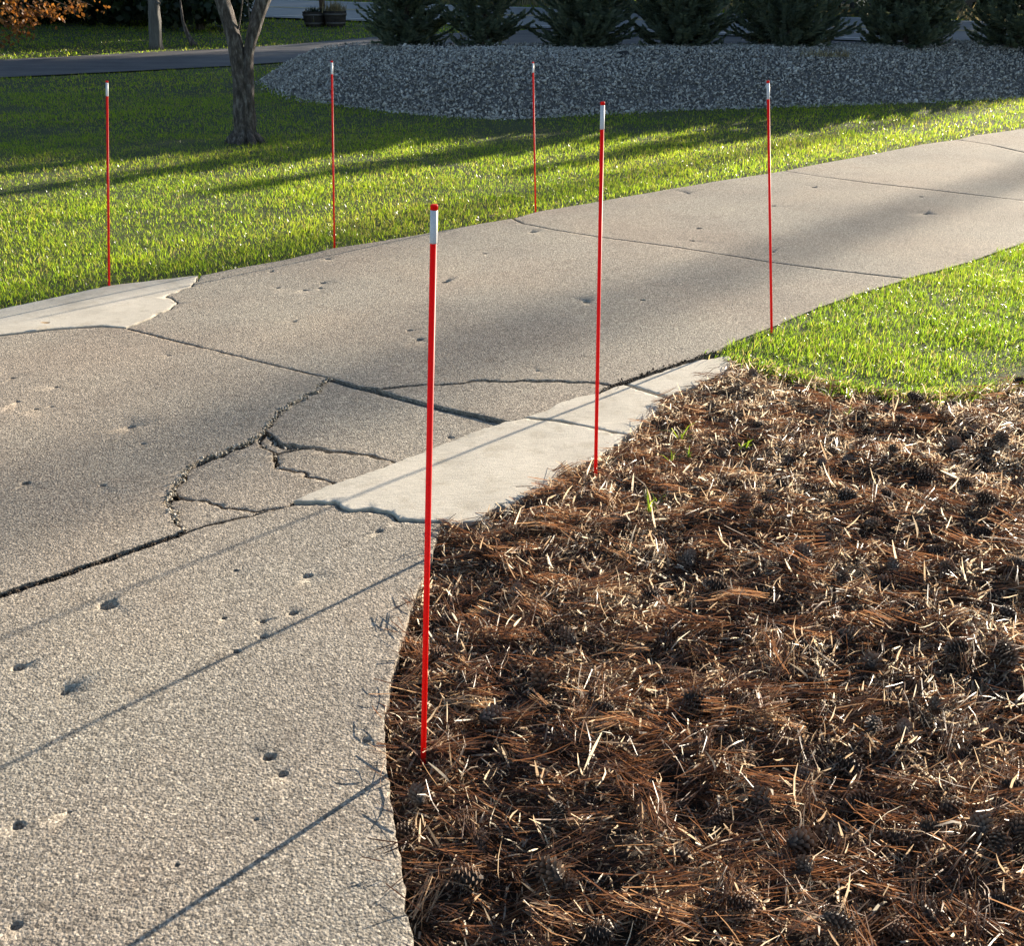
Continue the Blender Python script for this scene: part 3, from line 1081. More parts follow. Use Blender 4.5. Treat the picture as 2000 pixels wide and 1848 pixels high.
# shaggy fringe along the bed and the concrete
fr = np.array(GL([(1415, 694)] + MULCH_TOP_PX[1:9]))
n = 2600
i = r.integers(0, len(fr) - 1, n)
f = r.random(n)[:, None]
P = fr[i] + (fr[i + 1] - fr[i]) * f + r.normal(0, 0.045, (n, 2))
V, q, t3 = blades(np.column_stack([P, np.full(n, -0.014)]), r.uniform(0.02, 0.075, n), r.uniform(0.003, 0.005, n), r.uniform(-2.6, -0.6, n), r.uniform(0.4, 1.0, n), r)
parts.append((V, q, t3, np.repeat(np.where(r.random(n) < 0.35, r.uniform(0.94, 1, n), r.uniform(0.0, 0.5, n)), 5)))
V, F, A = join(parts)
print('right lawn blades', len(V) // 5)
tag(link('grass', mesh_np('grass', V, F, M['grass'], A)), 'sunlit grass in the wedge between driveway and needle bed', 'grass', kind='stuff')

# ------------------------------------------------------------------ pine needle bed
r = np.random.default_rng(202)
lo, hi = np.array([-0.6, 0.7]), np.array([4.6, 5.0])


def bed_points(n, maxy=5.0, spill=0.0):
    P = np.column_stack([r.uniform(lo[0], hi[0], n), r.uniform(lo[1], maxy, n)])
    ok = inpoly(P, MULCH)
    if spill:
        d = dist_poly(P, MULCH)
        ok = ok | ((d < spill) & (r.random(n) < 0.35 * (1 - d / spill)))
    P = P[ok]
    return P[in_view(np.column_stack([P, np.zeros(len(P))]), xpad=0.7)]


def bed_z(P):
    return np.where(inpoly(P, MULCH), mulch_z(P), 0.004)


P = bed_points(85000, spill=0.028)
n = len(P)
flow = 0.25 + 1.1 * vnoise(P, 0.9, 51, 2) + 0.9 * vnoise(P, 3.0, 52, 2)
ang = flow + r.normal(0, 0.55, n)
stray = r.random(n) < 0.22
ang = np.where(stray, r.uniform(0, np.pi, n), ang)
pit = r.normal(0.0, 0.14, n)
D = np.stack([np.cos(ang) * np.cos(pit), np.sin(ang) * np.cos(pit), np.sin(pit)], 1)
L = r.uniform(0.05, 0.15, n) * np.interp(P[:, 1], [2.0, 3.2], [1.0, 0.7])
h = np.abs(r.normal(0, 0.017, n)) + np.abs(np.sin(pit)) * L * 0.35
h = np.where(inpoly(P, MULCH), h, 0.003)
D[:, 2] = np.where(inpoly(P, MULCH), D[:, 2], 0.0)
V, F, m = ribbons(np.column_stack([P, bed_z(P) + h + 0.002]), D, L, r.uniform(0.0014, 0.0030, n), r.normal(0, 0.09, n), r, 3, 0.3)
pale = np.clip(0.38 + 0.2 * r.normal(size=n) + 0.28 * vnoise(P, 2.0, 55, 2), 0, 1)
pale = np.where(r.random(n) < 0.06, r.uniform(0.85, 1, n), pale)
# loose bundles: drifts of needles that lie side by side
Q = bed_points(7200)
Q = Q[r.random(len(Q)) < np.interp(Q[:, 1], [2.0, 3.0, 4.2], [0.9, 0.6, 0.3])]
nb_, kb = len(Q), 15
qa = 0.25 + 1.1 * vnoise(Q, 0.9, 51, 2) + r.normal(0, 0.7, nb_)
Pb = np.repeat(Q, kb, 0) + r.normal(0, 0.013, (nb_ * kb, 2))
ab = np.repeat(qa, kb) + r.normal(0, 0.13, nb_ * kb)
pb = np.repeat(r.normal(0.05, 0.12, nb_), kb) + r.normal(0, 0.06, nb_ * kb)
Db = np.stack([np.cos(ab) * np.cos(pb), np.sin(ab) * np.cos(pb), np.sin(pb)], 1)
Lb = np.repeat(r.uniform(0.06, 0.15, nb_), kb) * r.uniform(0.7, 1.1, nb_ * kb)
hb = np.repeat(np.abs(r.normal(0.012, 0.012, nb_)), kb) + r.uniform(0, 0.012, nb_ * kb)
Vb, Fb, mb_ = ribbons(np.column_stack([Pb, bed_z(Pb) + hb + 0.006]), Db, Lb, r.uniform(0.0016, 0.0032, nb_ * kb), np.repeat(r.normal(0, 0.10, nb_), kb), r, 2, 0.3)
tone_b = np.clip(np.repeat(r.normal(0.52, 0.22, nb_), kb) + r.normal(0, 0.12, nb_ * kb), 0, 1)
tag(link('needle_drifts', mesh_np('needle_drifts', Vb, [Fb], M['needle'], np.repeat(tone_b, mb_))), 'orange brown drifts of bundled pine needles on the bed', 'needles', kind='stuff')
print('needles', n)
tag(link('pine_needles', mesh_np('pine_needles', V, [F], M['needle'], np.repeat(pale, m))), 'rust brown fallen pine needles matting the bed', 'needles', kind='stuff')

# pale scraps of bark, straw and needle ends that stand up and catch the low sun
P = bed_points(82000)
P = P[r.random(len(P)) < 0.62 + 0.5 * vnoise(P, 3.5, 61, 2)]
n = len(P)
ang = r.uniform(0, 2 * np.pi, n)
pit = r.uniform(-0.2, 1.25, n)
D = np.stack([np.cos(ang) * np.cos(pit), np.sin(ang) * np.cos(pit), np.sin(pit)], 1)
L = np.clip(r.lognormal(-3.65, 0.6, n), 0.009, 0.10)
V1, F1, m1 = ribbons(np.column_stack([P, bed_z(P) + 0.006 + 0.4 * L * np.abs(np.sin(pit)) + np.abs(r.normal(0, 0.012, n))]), D, L, r.uniform(0.0016, 0.0046, n) * (0.8 + 8 * L), r.normal(0, 0.13, n), r, 3, 0.75)
tag(link('bark_scraps', mesh_np('bark_scraps', V1, [F1], M['chip'], np.repeat(np.clip(r.normal(0.6, 0.25, n), 0, 1), m1))), 'pale bark scraps and straw scattered over the needle bed', 'litter', kind='stuff')
print('chips', n)
P = bed_points(170000)
P = P[r.random(len(P)) < np.interp(P[:, 1], [1.6, 2.8], [0.35, 0.8]) * (0.75 + 0.6 * vnoise(P, 4.0, 63, 2))]
n = len(P)
ang = r.uniform(0, 2 * np.pi, n)
pit = r.uniform(-0.3, 1.4, n)
D = np.stack([np.cos(ang) * np.cos(pit), np.sin(ang) * np.cos(pit), np.sin(pit)], 1)
L = r.uniform(0.010, 0.034, n)
V1, F1, m1 = ribbons(np.column_stack([P, bed_z(P) + 0.005 + np.abs(r.normal(0, 0.014, n))]), D, L, r.uniform(0.002, 0.0055, n), r.normal(0, 0.15, n), r, 1, 0.0)
print('specks', n)
tag(link('needle_stubs', mesh_np('needle_stubs', V1, [F1], M['chip'], np.repeat(np.clip(r.normal(0.52, 0.32, n), 0, 1), m1))), 'tiny broken needle stubs peppering the bed', 'litter', kind='stuff')
# bark crumbs and dark bits below
P = bed_points(12000)
n = len(P)
t = NT('bark crumbs')
t.base(t.ramp(t.rnd(), [(0, (0.02, 0.013, 0.009)), (0.7, (0.085, 0.05, 0.032)), (1, (0.2, 0.13, 0.085))]))
t.rough(0.85)
M['crumbbark'] = t.m
tag(scatter_rocks('bark_crumbs', np.column_stack([P, mulch_z(P) + r.uniform(0, 0.012, n)]), np.clip(r.lognormal(-5.0, 0.5, n), 0.003, 0.02), M['crumbbark'], r), 'dark bark crumbs between the pine needles', 'bark', kind='stuff')


# pine cones
def cone_mesh(name, ln, rad, open_, seed, ns=70):
    r = np.random.default_rng(seed)
    mb = MB()

    def prof(tt):
        return rad * (math.sin(math.pi * min(1, 0.10 + 0.86 * tt ** 0.85)) ** 0.75)
    V, F = [], []
    nr, nk = 7, 8
    core = [(prof(i / nr) * 0.72, -ln / 2 + ln * i / nr) for i in range(nr + 1)]
    mb.lathe([(max(0.001, a), z) for a, z in core], nk)
    mb.A = [0.0] * len(mb.V)
    for i in range(ns):
        tt = (i + 0.5) / ns
        a = i * 2.39996
        rr_ = prof(tt)
        z = -ln / 2 + ln * tt
        rad_d = Vector((math.cos(a), math.sin(a), 0))
        tan = Vector((-math.sin(a), math.cos(a), 0))
        up = Vector((0, 0, 1))
        w = 0.40 * rad * (0.55 + 0.6 * math.sin(math.pi * tt))
        out = (0.30 + 0.55 * open_) * rad * (0.6 + 0.5 * math.sin(math.pi * tt)) * r.uniform(0.85, 1.15)
        lift = 0.12 * ln * (1 - 0.5 * open_)
        b = rad_d * rr_ * 0.66 + up * z
        tp = rad_d * (rr_ * 0.72 + out) + up * (z + lift)
        th = up * 0.022 * ln + rad_d * 0.01 * rad
        q = [b - tan * w * 0.5, b + tan * w * 0.5, tp + tan * w * 0.48, tp - tan * w * 0.48, tp + rad_d * 0.08 * rad + up * 0.01 * ln - th * 0.2,
             b + th - tan * w * 0.4, b + th + tan * w * 0.4, tp + th]
        base = len(mb.V)
        mb.V += [tuple(v) for v in q]
        c = r.uniform(0.3, 0.65)
        mb.A += [0.1, 0.1, c + 0.2, c + 0.2, min(1, c + 0.4), 0.15, 0.15, min(1, c + 0.35)]
        for f in ((0, 3, 2, 1), (5, 6, 7), (3, 4, 7), (4, 2, 7), (3, 2, 4), (5, 7, 3, 0), (6, 1, 2, 7)):
            mb.F.append(tuple(base + k for k in f))
    me = bpy.data.meshes.new(name)
    me.from_pydata(mb.V, [], mb.F)
    at = me.attributes.new('rnd', 'FLOAT', 'POINT')
    at.data.foreach_set('value', mb.A)
    me.materials.append(M['cone'])
    me.update()
    return me


CONES = [cone_mesh('pine_cone', 0.056, 0.017, 0.15, 1), cone_mesh('pine_cone', 0.052, 0.017, 0.75, 2, 60), cone_mesh('pine_cone', 0.044, 0.016, 0.35, 3, 60), cone_mesh('pine_cone', 0.062, 0.018, 0.45, 4, 76)]
CONE_PX = {(1703, 1432): 'open pine cone standing upright amid straw in the needle bed', (1573, 1501): 'pine cone lying next to another with pale tips in needle bed',
           (1569, 1713): 'large half open dark pine cone near the bottom of the needle bed', (1094, 1602): 'lone rounded pine cone nearest the pale curled straw blades',
           (1442, 1787): 'open blackish pine cone at the lower edge of the bed', (1804, 1784): 'pine cone with white tipped scales at the lower edge of the bed',
           (1618, 1631): 'reddish brown pine cone above the large half open one', (1814, 1634): 'grey closed pine cone in the row near the bottom right',
           (856, 1270): 'reddish pine cone close to the concrete edge behind the nearest stake', (785, 1608): 'dark pine cone against the concrete edge below the nearest stake',
           (1990, 749): 'dark pine cone at the grass edge by the right border', (968, 1147): 'reddish pine cone nearest the corner of the large pale patch'}
MORE = [(1762, 1446), (1657, 1488), (1785, 1351), (1866, 1286), (1960, 1296), (1824, 1400), (1429, 1462), (1563, 1651), (1758, 1641), (1911, 1634), (1947, 1664), (1983, 1634), (1950, 1768), (1752, 1823),
        (1634, 1830), (1973, 1556), (1853, 1589), (817, 1550), (1270, 1556), (1075, 1716), (1110, 1722), (1169, 1820), (1247, 1794), (915, 1716), (1543, 910), (1522, 970), (1652, 977), (1733, 984), (1603, 914),
        (1652, 907), (1793, 893), (1810, 932), (1920, 1006), (1610, 1058), (1828, 1090), (1846, 1125), (1744, 1118), (1568, 1101), (1645, 1139), (1730, 1143), (1342, 1101), (1455, 1006), (1483, 1023), (1539, 872),
        (1758, 833), (1698, 808), (1730, 805), (1758, 798), (1786, 787), (1810, 812), (1701, 787), (1511, 791), (1596, 823), (1416, 826), (1853, 801), (1912, 921), (1986, 956), (1916, 1055), (1793, 1037),
        (1983, 1125), (1539, 1213), (1638, 1224), (1782, 1199), (1969, 1206), (1448, 1234), (1010, 1165), (1038, 1039), (1346, 1095), (1272, 1168), (1216, 1035), (880, 1195), (1110, 1255), (1300, 1330),
        (1180, 1400), (1060, 1330), (1360, 1375), (1700, 1300), (1590, 1330), (960, 1400), (940, 1640), (1400, 1590), (1330, 1680), (1490, 1560), (1880, 1480), (1940, 1420), (1680, 1560), (1160, 1130),
        (1410, 900), (1360, 950), (1560, 760), (1620, 775), (1470, 745), (1900, 850), (1950, 880), (1860, 880), (1690, 870), (1740, 900), (1480, 850), (1880, 960), (1700, 1040), (1400, 1160), (1660, 1250)]
r = np.random.default_rng(303)
allc = list(CONE_PX.items()) + [(p, None) for p in MORE]
for k, (p, lab) in enumerate(allc):
    g = G(*p, z=0.0)
    zz = float(mulch_z(np.array([g]))[0])
    far = p[1] < 1150
    me = CONES[int(r.integers(0, 4))]
    o = link('pine_cone', me, None, (g[0], g[1], zz + r.uniform(0.024, 0.042)))
    tilt = r.uniform(1.2, 1.75)
    if p == (1703, 1432):
        tilt = 0.25
        o.location.z += 0.012
    o.rotation_euler = (tilt, r.uniform(-0.2, 0.2), r.uniform(0, 6.28))
    s = r.uniform(0.75, 1.22)
    o.scale = (s, s, s)
    vi = CONES.index(me)
    look = ('slim closed', 'wide open', 'small stubby', 'long half open')[vi]
    x_, y_ = p
    if y_ < 790:
        wh = 'right below the grass edge'
    elif y_ < 840:
        wh = 'in the crowd of cones below the lawn' if x_ > 1600 else 'between the pale patch end and the tallest tuft'
    elif y_ < 960:
        wh = 'in the far strip by the right border' if x_ > 1850 else ('in the far strip below the crowded cones' if x_ > 1620 else 'in the far strip right of the second stake')
    elif y_ < 1080:
        wh = 'at mid bed by the right border' if x_ > 1850 else ('at mid bed below the far strip' if x_ > 1550 else 'near the star shaped sprout' if x_ < 1400 else 'just past the star shaped sprout')
    elif y_ < 1260:
        wh = 'level with the corner of the front slab, right border' if x_ > 1850 else ('in the centre right of the bed' if x_ > 1550 else 'in the open middle of the bed' if x_ > 1200 else 'close behind the nearest stake')
    elif y_ < 1440:
        wh = 'level with the nearest stake foot by the right border' if x_ > 1780 else ('level with the nearest stake foot in the right half' if x_ > 1450 else 'right of the nearest stake foot')
    elif y_ < 1600:
        wh = 'in the straw below the upright cone' if x_ > 1600 else 'in the near bed left of the upright cone'
    else:
        wh = 'in the bottom right corner of the bed' if x_ > 1700 else ('at the bottom middle of the bed' if x_ > 1250 else 'at the bottom near the concrete edge')
    tag(o, lab or (look + ' pine cone ' + wh), 'pine cone', 'pine cones in the needle bed')

# weeds sprouting through the needles
r = np.random.default_rng(404)
WEEDS = [((1620, 780), 0.07, 14, 'tallest green grass tuft in the needle bed, just below the lawn'), ((1660, 783), 0.05, 8, 'low green weed right of the tallest tuft'), ((1330, 858), 0.06, 10, 'bright green tuft next to the pale patch end'),
         ((1345, 900), 0.035, 6, 'small sprig just below the tuft by the patch'), ((1310, 908), 0.04, 6, 'narrow green sprout near the second stake'), ((1268, 1020), 0.05, 9, 'yellow green star shaped sprout in the middle of the bed'),
         ((1655, 820), 0.04, 10, 'yellowish weed among the far pine cones'), ((1455, 885), 0.04, 7, 'pale sprig among straw in the far part of the bed'), ((1285, 985), 0.03, 5, 'tiny sprout above the star shaped one')]
for p, hgt, k, lab in WEEDS:
    g = G(*p)
    head = r.uniform(0, 6.28, k)
    P = np.column_stack([r.normal(0, 0.008, (k, 2)), np.zeros(k)])
    V, q, t3 = blades(P, 1.3 * hgt * r.uniform(0.7, 1.4, k), r.uniform(0.004, 0.007, k), head, r.uniform(0.35, 1.0, k), r)
    o = link('grass_tuft', mesh_np('grass_tuft', V, [q, t3], M['weed'], np.repeat(r.random(k), 5)), None, (g[0], g[1], float(mulch_z(np.array([g]))[0]) + 0.03))
    tag(o, lab, 'weed', 'green weeds in the needle bed')

# stones at the patch edge
def stone(name, px, size, lab, mat, zc=0.0, seed=0, squash=0.6, cat='stone', group=None):
    g = G(*px)
    bm = bmesh.new()
    bmesh.ops.create_icosphere(bm, subdivisions=2, radius=1.0)
    for v in bm.verts:
        d = 1 + 0.32 * nz(v.co.x * 1.4 + seed, v.co.y * 1.4, v.co.z * 1.4)
        v.co = Vector((v.co.x * size * d, v.co.y * size * 0.75 * d, v.co.z * size * squash * d))
    me = bpy.data.meshes.new(name)
    bm.to_mesh(me)
    bm.free()
    me.materials.append(mat)
    o = link(name, me, None, (g[0], g[1], zc))
    o.rotation_euler.z = seed
    return tag(o, lab, cat, group)


M['greystone'] = simple('grey fieldstone', (0.24, 0.22, 0.19), 0.85, var=0.3, scale=30)
stone('stone', (985, 992), 0.030, 'grey angular stone lodged against the corner of the large patch', M['greystone'], -0.004, 1.3)
stone('stone', (948, 1012), 0.034, 'broken concrete lump at the corner of the large patch', M['greystone'], -0.018, 2.1)
stone('stone', (1204, 876), 0.012, 'small rounded pebble on the patch edge behind the second stake', M['greystone'], 0.012, 0.4)
stone('stone', (1409, 1414), 0.014, 'pale pebble half buried in the needle bed', M['patch'], -0.008, 0.8)

# fallen leaves
LEAVES = [((90, 640), 0.05, 'curled dry leaf on the lawn edge beside the leftmost stake'), ((640, 490), 0.03, 'pale leaf scrap on concrete at the foot of the second stake from the left'), ((662, 481), 0.05, 'longer pale leaf scrap behind the second stake from the left'),
          ((962, 428), 0.05, 'pale torn leaf on the lawn edge right of the nearest stake top'), ((970, 420), 0.04, 'rust leaf standing in the grass behind the pale torn leaf'), ((1222, 352), 0.05, 'light leaf in the grass right of the second near stake'),
          ((1290, 384), 0.03, 'light scrap on the concrete edge in line with the far lawn')]
for k, (p, s, lab) in enumerate(LEAVES):
    g = G(*p)
    mb = MB()
    n = 5
    V = []
    for i in range(n + 1):
        tt = i / n
        w = math.sin(math.pi * min(0.97, 0.06 + 0.9 * tt)) * 0.32 * s
        V.append((s * (tt - 0.5), -w, 0.5 * s * (tt - 0.5) ** 2 + 0.25 * w))
        V.append((s * (tt - 0.5), 0, 0.5 * s * (tt - 0.5) ** 2))
        V.append((s * (tt - 0.5), w, 0.5 * s * (tt - 0.5) ** 2 + 0.3 * w))
    F = []
    for i in range(n):
        F += [(3 * i, 3 * i + 1, 3 * i + 4, 3 * i + 3), (3 * i + 1, 3 * i + 2, 3 * i + 5, 3 * i + 4)]
    mb.add(V, F, 0.2 + 0.75 * ((k * 37) % 10) / 10 if k != 4 else 0.0)
    o = mb.build('dry_leaf', M['leaf_scrap'], None, loc=(g[0], g[1], 0.022 if k not in (1, 6) else 0.012), attr=True)
    o.rotation_euler = (random.uniform(-.3, .3), random.uniform(-.3, .3), random.uniform(0, 6))
    tag(o, lab, 'leaf', 'fallen leaves along the lawn edge')

# ------------------------------------------------------------------ red driveway marker stakes
STAKES = [((827, 1467), (848, 399), 0.0062, 475, 'nearest red marker stake with white band, standing in the needle bed by the front slab'),
          ((1163, 931), (1177, 198), 0.0062, 252, 'red marker stake in the needle bed beside the large pale patch'),
          ((1507, 648), (1500, 157), 0.0062, 193, 'red marker stake at the tip of the grass wedge right of the driveway'),
          ((213, 558), (209, 157), 0.0062, 187, 'leftmost red marker stake, on the lawn edge beside the left pale patch'),
          ((653, 481), (648, 118), 0.0062, 144, 'middle one of three red marker stakes along the far lawn edge'),
          ((1046, 412), (1041, 120), 0.0062, 141, 'thinnest looking red marker stake, farthest along the lawn edge before the gravel')]
for b, tpx, rad, band, lab in STAKES:
    zb = -0.02 if b[1] > 900 else -0.01
    g = G(b[0], b[1], 0.0)
    base = Vector((g[0], g[1], 0.0))
    top = PD(tpx[0], tpx[1], g[1])
    ax = top - base
    Ln = ax.length
    band = (top - PD(tpx[0], band, g[1])).length
    e0 = empty('driveway_marker', base)
    e0.rotation_euler = ax.to_track_quat('Z', 'Y').to_euler()
    m = MB()
    m.lathe([(rad * 0.9, -0.10), (rad, -0.09), (rad, Ln - band)], 20)
    m.build('shaft', M['red'], e0, True)
    m = MB()
    m.lathe([(rad * 1.05, Ln - band), (rad * 1.1, Ln - band + 0.002), (rad * 1.1, Ln - 0.009)], 20)
    m.build('reflective_band', M['tape'], e0, True)
    m = MB()
    m.lathe([(rad * 1.12, Ln - 0.0095), (rad * 1.13, Ln - 0.0015), (rad * 1.08, Ln - 0.0003), (rad * 0.5, Ln)], 20)
    m.build('cap', M['red'], e0, True)
    tag(e0, lab, 'marker stake', 'red driveway marker stakes')

# ------------------------------------------------------------------ gravel berm
lo, hi = BERM.min(0), BERM.max(0)
bs = sheet('gravel_berm', BERM, 0.3, lambda P: np.maximum(berm_z(P), terr_np(P[:, 1]) - 0.02) - 0.02, M['bermbase'])
tag(bs, 'long low berm of grey crushed stone under the spruces', 'berm')
r = np.random.default_rng(505)
n = 128000
P = np.column_stack([r.uniform(lo[0], hi[0], n), r.uniform(lo[1], hi[1], n)])
P = P[inpoly(P, BERM)]
back = np.array(BERM)
P = P[in_view(np.column_stack([P, np.full(len(P), 0.4)]), xpad=1.2)]
d = dist_poly(P, BERM)
fronty = np.interp(P[:, 0], [p[0] for p in GL(BERM_PX)], [p[1] for p in GL(BERM_PX)])
P = P[(P[:, 1] - fronty < 2.6) | (r.random(len(P)) < 0.12)]
# ragged toe
n2 = 2600
fl = np.array(GL(BERM_PX[:-1]))
i = r.integers(0, len(fl) - 1, n2)
Q = fl[i] + (fl[i + 1] - fl[i]) * r.random(n2)[:, None] + r.normal(0, 0.09, (n2, 2))
P = np.concatenate([P, Q])
z = np.maximum(berm_z(P), terr_np(P[:, 1])) + r.uniform(-0.004, 0.016, len(P))
print('gravel', len(P))
o = scatter_rocks('gravel', np.column_stack([P, z]), np.clip(r.lognormal(-3.93, 0.36, len(P)), 0.010, 0.05), M['stone'], r)
tag(o, 'grey angular crushed stone covering the berm', 'gravel', kind='stuff')
g = G(1218, 106, 0.6)
stone('stone', (1218, 106), 0.11, 'dark clod lying on the crest of the gravel berm between two spruces', M['darkstone'], 0.0, 0.3, 0.5)
o = C.objects[-1] if False else bpy.data.objects['stone.004']
o.location = PD(1218, 106, 15.9)

# ------------------------------------------------------------------ young spruces on the berm
def spruce(seed, H, Rb, low=0.10, thin=1.0):
    r = np.random.default_rng(seed)
    tw0, tw1 = [], []
    mb = MB()
    zl = low
    br = []
    while zl < H * 0.97:
        frac = (zl - low) / (H - low)
        rad = Rb * (1 - frac) ** 0.85 + 0.05
        if frac < 0.08:
            rad *= 0.72 + 3.2 * frac
        k = int(max(5, 15 * (1 - 0.5 * frac) * thin))
        for i in range(k):
            a = 2 * math.pi * (i + r.uniform(0, 0.9)) / k
            br.append((zl + r.uniform(-0.04, 0.04), a, rad * r.uniform(0.72, 1.16)))
        zl += 0.075 + 0.05 * frac
    for z, a, ln in br:
        n = max(3, int(ln / 0.05))
        rise = r.uniform(-0.25, 0.28)
        pts = []
        for j in range(n + 1):
            tt = j / n
            rr_ = ln * tt
            pts.append(Vector((math.cos(a) * rr_, math.sin(a) * rr_, max(0.02, z + ln * (rise * tt - 0.22 * tt * (1 - tt) * 2 + 0.16 * tt * tt)))))
        for j in range(1, n + 1):
            dirv = (pts[j] - pts[j - 1]).normalized()
            side = dirv.cross(Vector((0, 0, 1))).normalized()
            tw0.append(pts[j - 1])
            tw1.append(pts[j])
            if j / n > 0.3:
                for s in (-1, 1):
                    for _ in range(2):
                        l2 = r.uniform(0.06, 0.15) * (1.15 - 0.6 * j / n) * (0.7 + 0.6 * ln / Rb)
                        dv = (dirv * r.uniform(0.5, 1.0) + side * s * r.uniform(0.6, 1.0) + Vector((0, 0, r.uniform(-0.35, 0.3)))).normalized()
                        p = pts[j - 1].lerp(pts[j], r.uniform(0, 1))
                        tw0.append(p)
                        tw1.append(p + dv * l2)
            if j == n:
                tw0.append(pts[j])
                tw1.append(pts[j] + (dirv + Vector((0, 0, 0.35))).normalized() * r.uniform(0.05, 0.10))
    A = np.array([v[:] for v in tw0])
    B = np.array([v[:] for v in tw1])
    n = len(A)
    ax = B - A
    Ln = np.linalg.norm(ax, axis=1)
    axn = ax / (Ln[:, None] + 1e-9)
    s1 = np.cross(axn, r.normal(size=(n, 3)))
    s1 /= np.linalg.norm(s1, axis=1)[:, None] + 1e-9
    s2 = np.cross(axn, s1)
    Vs, Fs, As = [], [], []
    off = 0
    base_a = np.clip(r.normal(0.38, 0.2, n), 0, 1)
    for s in (s1, s2):
        w = r.uniform(0.012, 0.022, n)[:, None]
        V = np.stack([A, A + ax * 0.45 + s * w, B, A + ax * 0.45 - s * w], 1).reshape(-1, 3)
        b = (np.arange(n) * 4)[:, None] + off
        Fs.append(np.concatenate([b + np.array([[0, 1, 2]]), b + np.array([[0, 2, 3]])]))
        Vs.append(V)
        As.append(np.stack([base_a * 0.7, base_a, np.clip(base_a + 0.25, 0, 1), base_a], 1).ravel())
        off += n * 4
    # needle spikes
    for _ in range(5):
        tt = r.uniform(0.1, 1, n)[:, None]
        c = A + ax * tt
        ph = r.uniform(0, 6.28, n)[:, None]
        dv = axn * 0.75 + (s1 * np.cos(ph) + s2 * np.sin(ph)) * 0.8
        tip = c + dv * r.uniform(0.022, 0.04, n)[:, None]
        V = np.stack([c - axn * 0.005, c + axn * 0.005, tip], 1).reshape(-1, 3)
        Fs.append((np.arange(n) * 3)[:, None] + off + np.array([[0, 1, 2]]))
        Vs.append(V)
        As.append(np.repeat(np.clip(base_a + 0.15, 0, 1), 3))
        off += n * 3
    crown = mesh_np('crown', np.concatenate(Vs), [np.concatenate(Fs)], M['spruce'], np.concatenate(As))
    tm = MB()
    tm.tube([(0, 0, -0.12), (0, 0, 0.3), (0.01, 0, H * 0.6), (0, 0, H * 0.98)], [0.05, 0.042, 0.022, 0.006], 8)
    trunk = bpy.data.meshes.new('trunk')
    trunk.from_pydata(tm.V, [], tm.F)
    trunk.materials.append(M['bark'])
    return crown, trunk


SPR = [spruce(1, 2.35, 0.74, 0.05, 0.95), spruce(2, 2.2, 0.68, 0.06, 0.75), spruce(3, 2.6, 0.88, 0.07, 1.1)]
SP_POS = [((798, 97), 17.4, 0, 1.0, 'feathery spruce at the left end of the gravel berm'), ((948, 100), 17.0, 1, 1.0, 'thin greyish spruce second from the left on the berm'),
          ((1140, 98), 16.9, 2, 0.90, 'dense dark spruce third from the left, by the dark clod'), ((1328, 95), 17.0, 2, 1.0, 'very dark spruce fourth from the left on the berm'),
          ((1540, 92), 17.2, 2, 1.08, 'widest spruce with sunlit golden tips, above the dry grass clump'), ((1768, 88), 17.5, 2, 1.04, 'spruce in front of the parked dark car'),
          ((1985, 84), 17.8, 0, 1.12, 'spruce at the right border of the picture on the berm')]
for k, (px, Y, var, s, lab) in enumerate(SP_POS):
    p = PD(px[0], px[1], Y)
    zb = max(float(berm_z(np.array([[p.x, p.y]]))[0]), terr(Y))
    root = empty('spruce_tree', (p.x, p.y, zb - 0.02), 1.7 * k)
    root.scale = (s, s, s * (1.0 + 0.05 * (k % 3)))
    link('crown', SPR[var][0], root)
    link('trunk', SPR[var][1], root)
    tag(root, lab or 'spruce further along the berm beyond the right border', 'spruce tree', 'young spruces in a row on the berm')

# dry grass clump on the berm crest
r = np.random.default_rng(606)
k = 220
P = np.column_stack([r.uniform(-0.4, 0.3, k), r.normal(0, 0.05, k), np.zeros(k)])
V, q, t3 = blades(P, r.uniform(0.06, 0.16, k), r.uniform(0.006, 0.012, k), r.uniform(0, 6.28, k), r.uniform(0.3, 1.1, k), r)
g = PD(1618, 95, 16.1)
gz = float(berm_z(np.array([[g.x, g.y]]))[0])
o = link('dry_grass_clump', mesh_np('dry_grass_clump', V, [q, t3], M['drygrass'], np.repeat(r.random(k), 5)), None, (g.x, g.y, gz))
tag(o, 'bleached dry grass clump on the berm crest under the widest spruce', 'grass clump')


# ------------------------------------------------------------------ broadleaf crowns
def leaf_cards(Cn, n_per, spread, size, r, flat=0.7):
    """leaf-sized folded faces round the given clump centres"""
    Cn = np.asarray(Cn)
    k = len(Cn)
    P = np.repeat(Cn, n_per, 0) + r.normal(0, 1, (k * n_per, 3)) * np.array([spread, spread, spread * flat])
    n = len(P)
    d = r.normal(size=(n, 3))
    d /= np.linalg.norm(d, axis=1)[:, None]
    s = np.cross(d, r.normal(size=(n, 3)))
    s /= np.linalg.norm(s, axis=1)[:, None]
    L = size * r.uniform(0.6, 1.3, n)[:, None]
    w = L * 0.36
    V = np.stack([P - d * L * 0.5, P + s * w - d * L * 0.05, P + d * L * 0.5, P - s * w - d * L * 0.05], 1).reshape(-1, 3)
    F = (np.arange(n) * 4)[:, None] + np.array([[0, 1, 2, 3]])
    a = np.repeat(np.clip(np.repeat(r.random(k), n_per) * 0.6 + r.random(n) * 0.4, 0, 1), 4)
    return V, F, a


def crown_from(Cn, n_per, spread, size, mat, parent, r, flat=0.7):
    V, F, a = leaf_cards(Cn, n_per, spread, size, r, flat)
    return link('crown', mesh_np('crown', V, [F], mat, a), parent)


# forked lawn tree
r = np.random.default_rng(707)
TY = G(480, 278)[1]
b = PD(478, 276, TY)
root = empty('forked_tree', (b.x, b.y, 0))


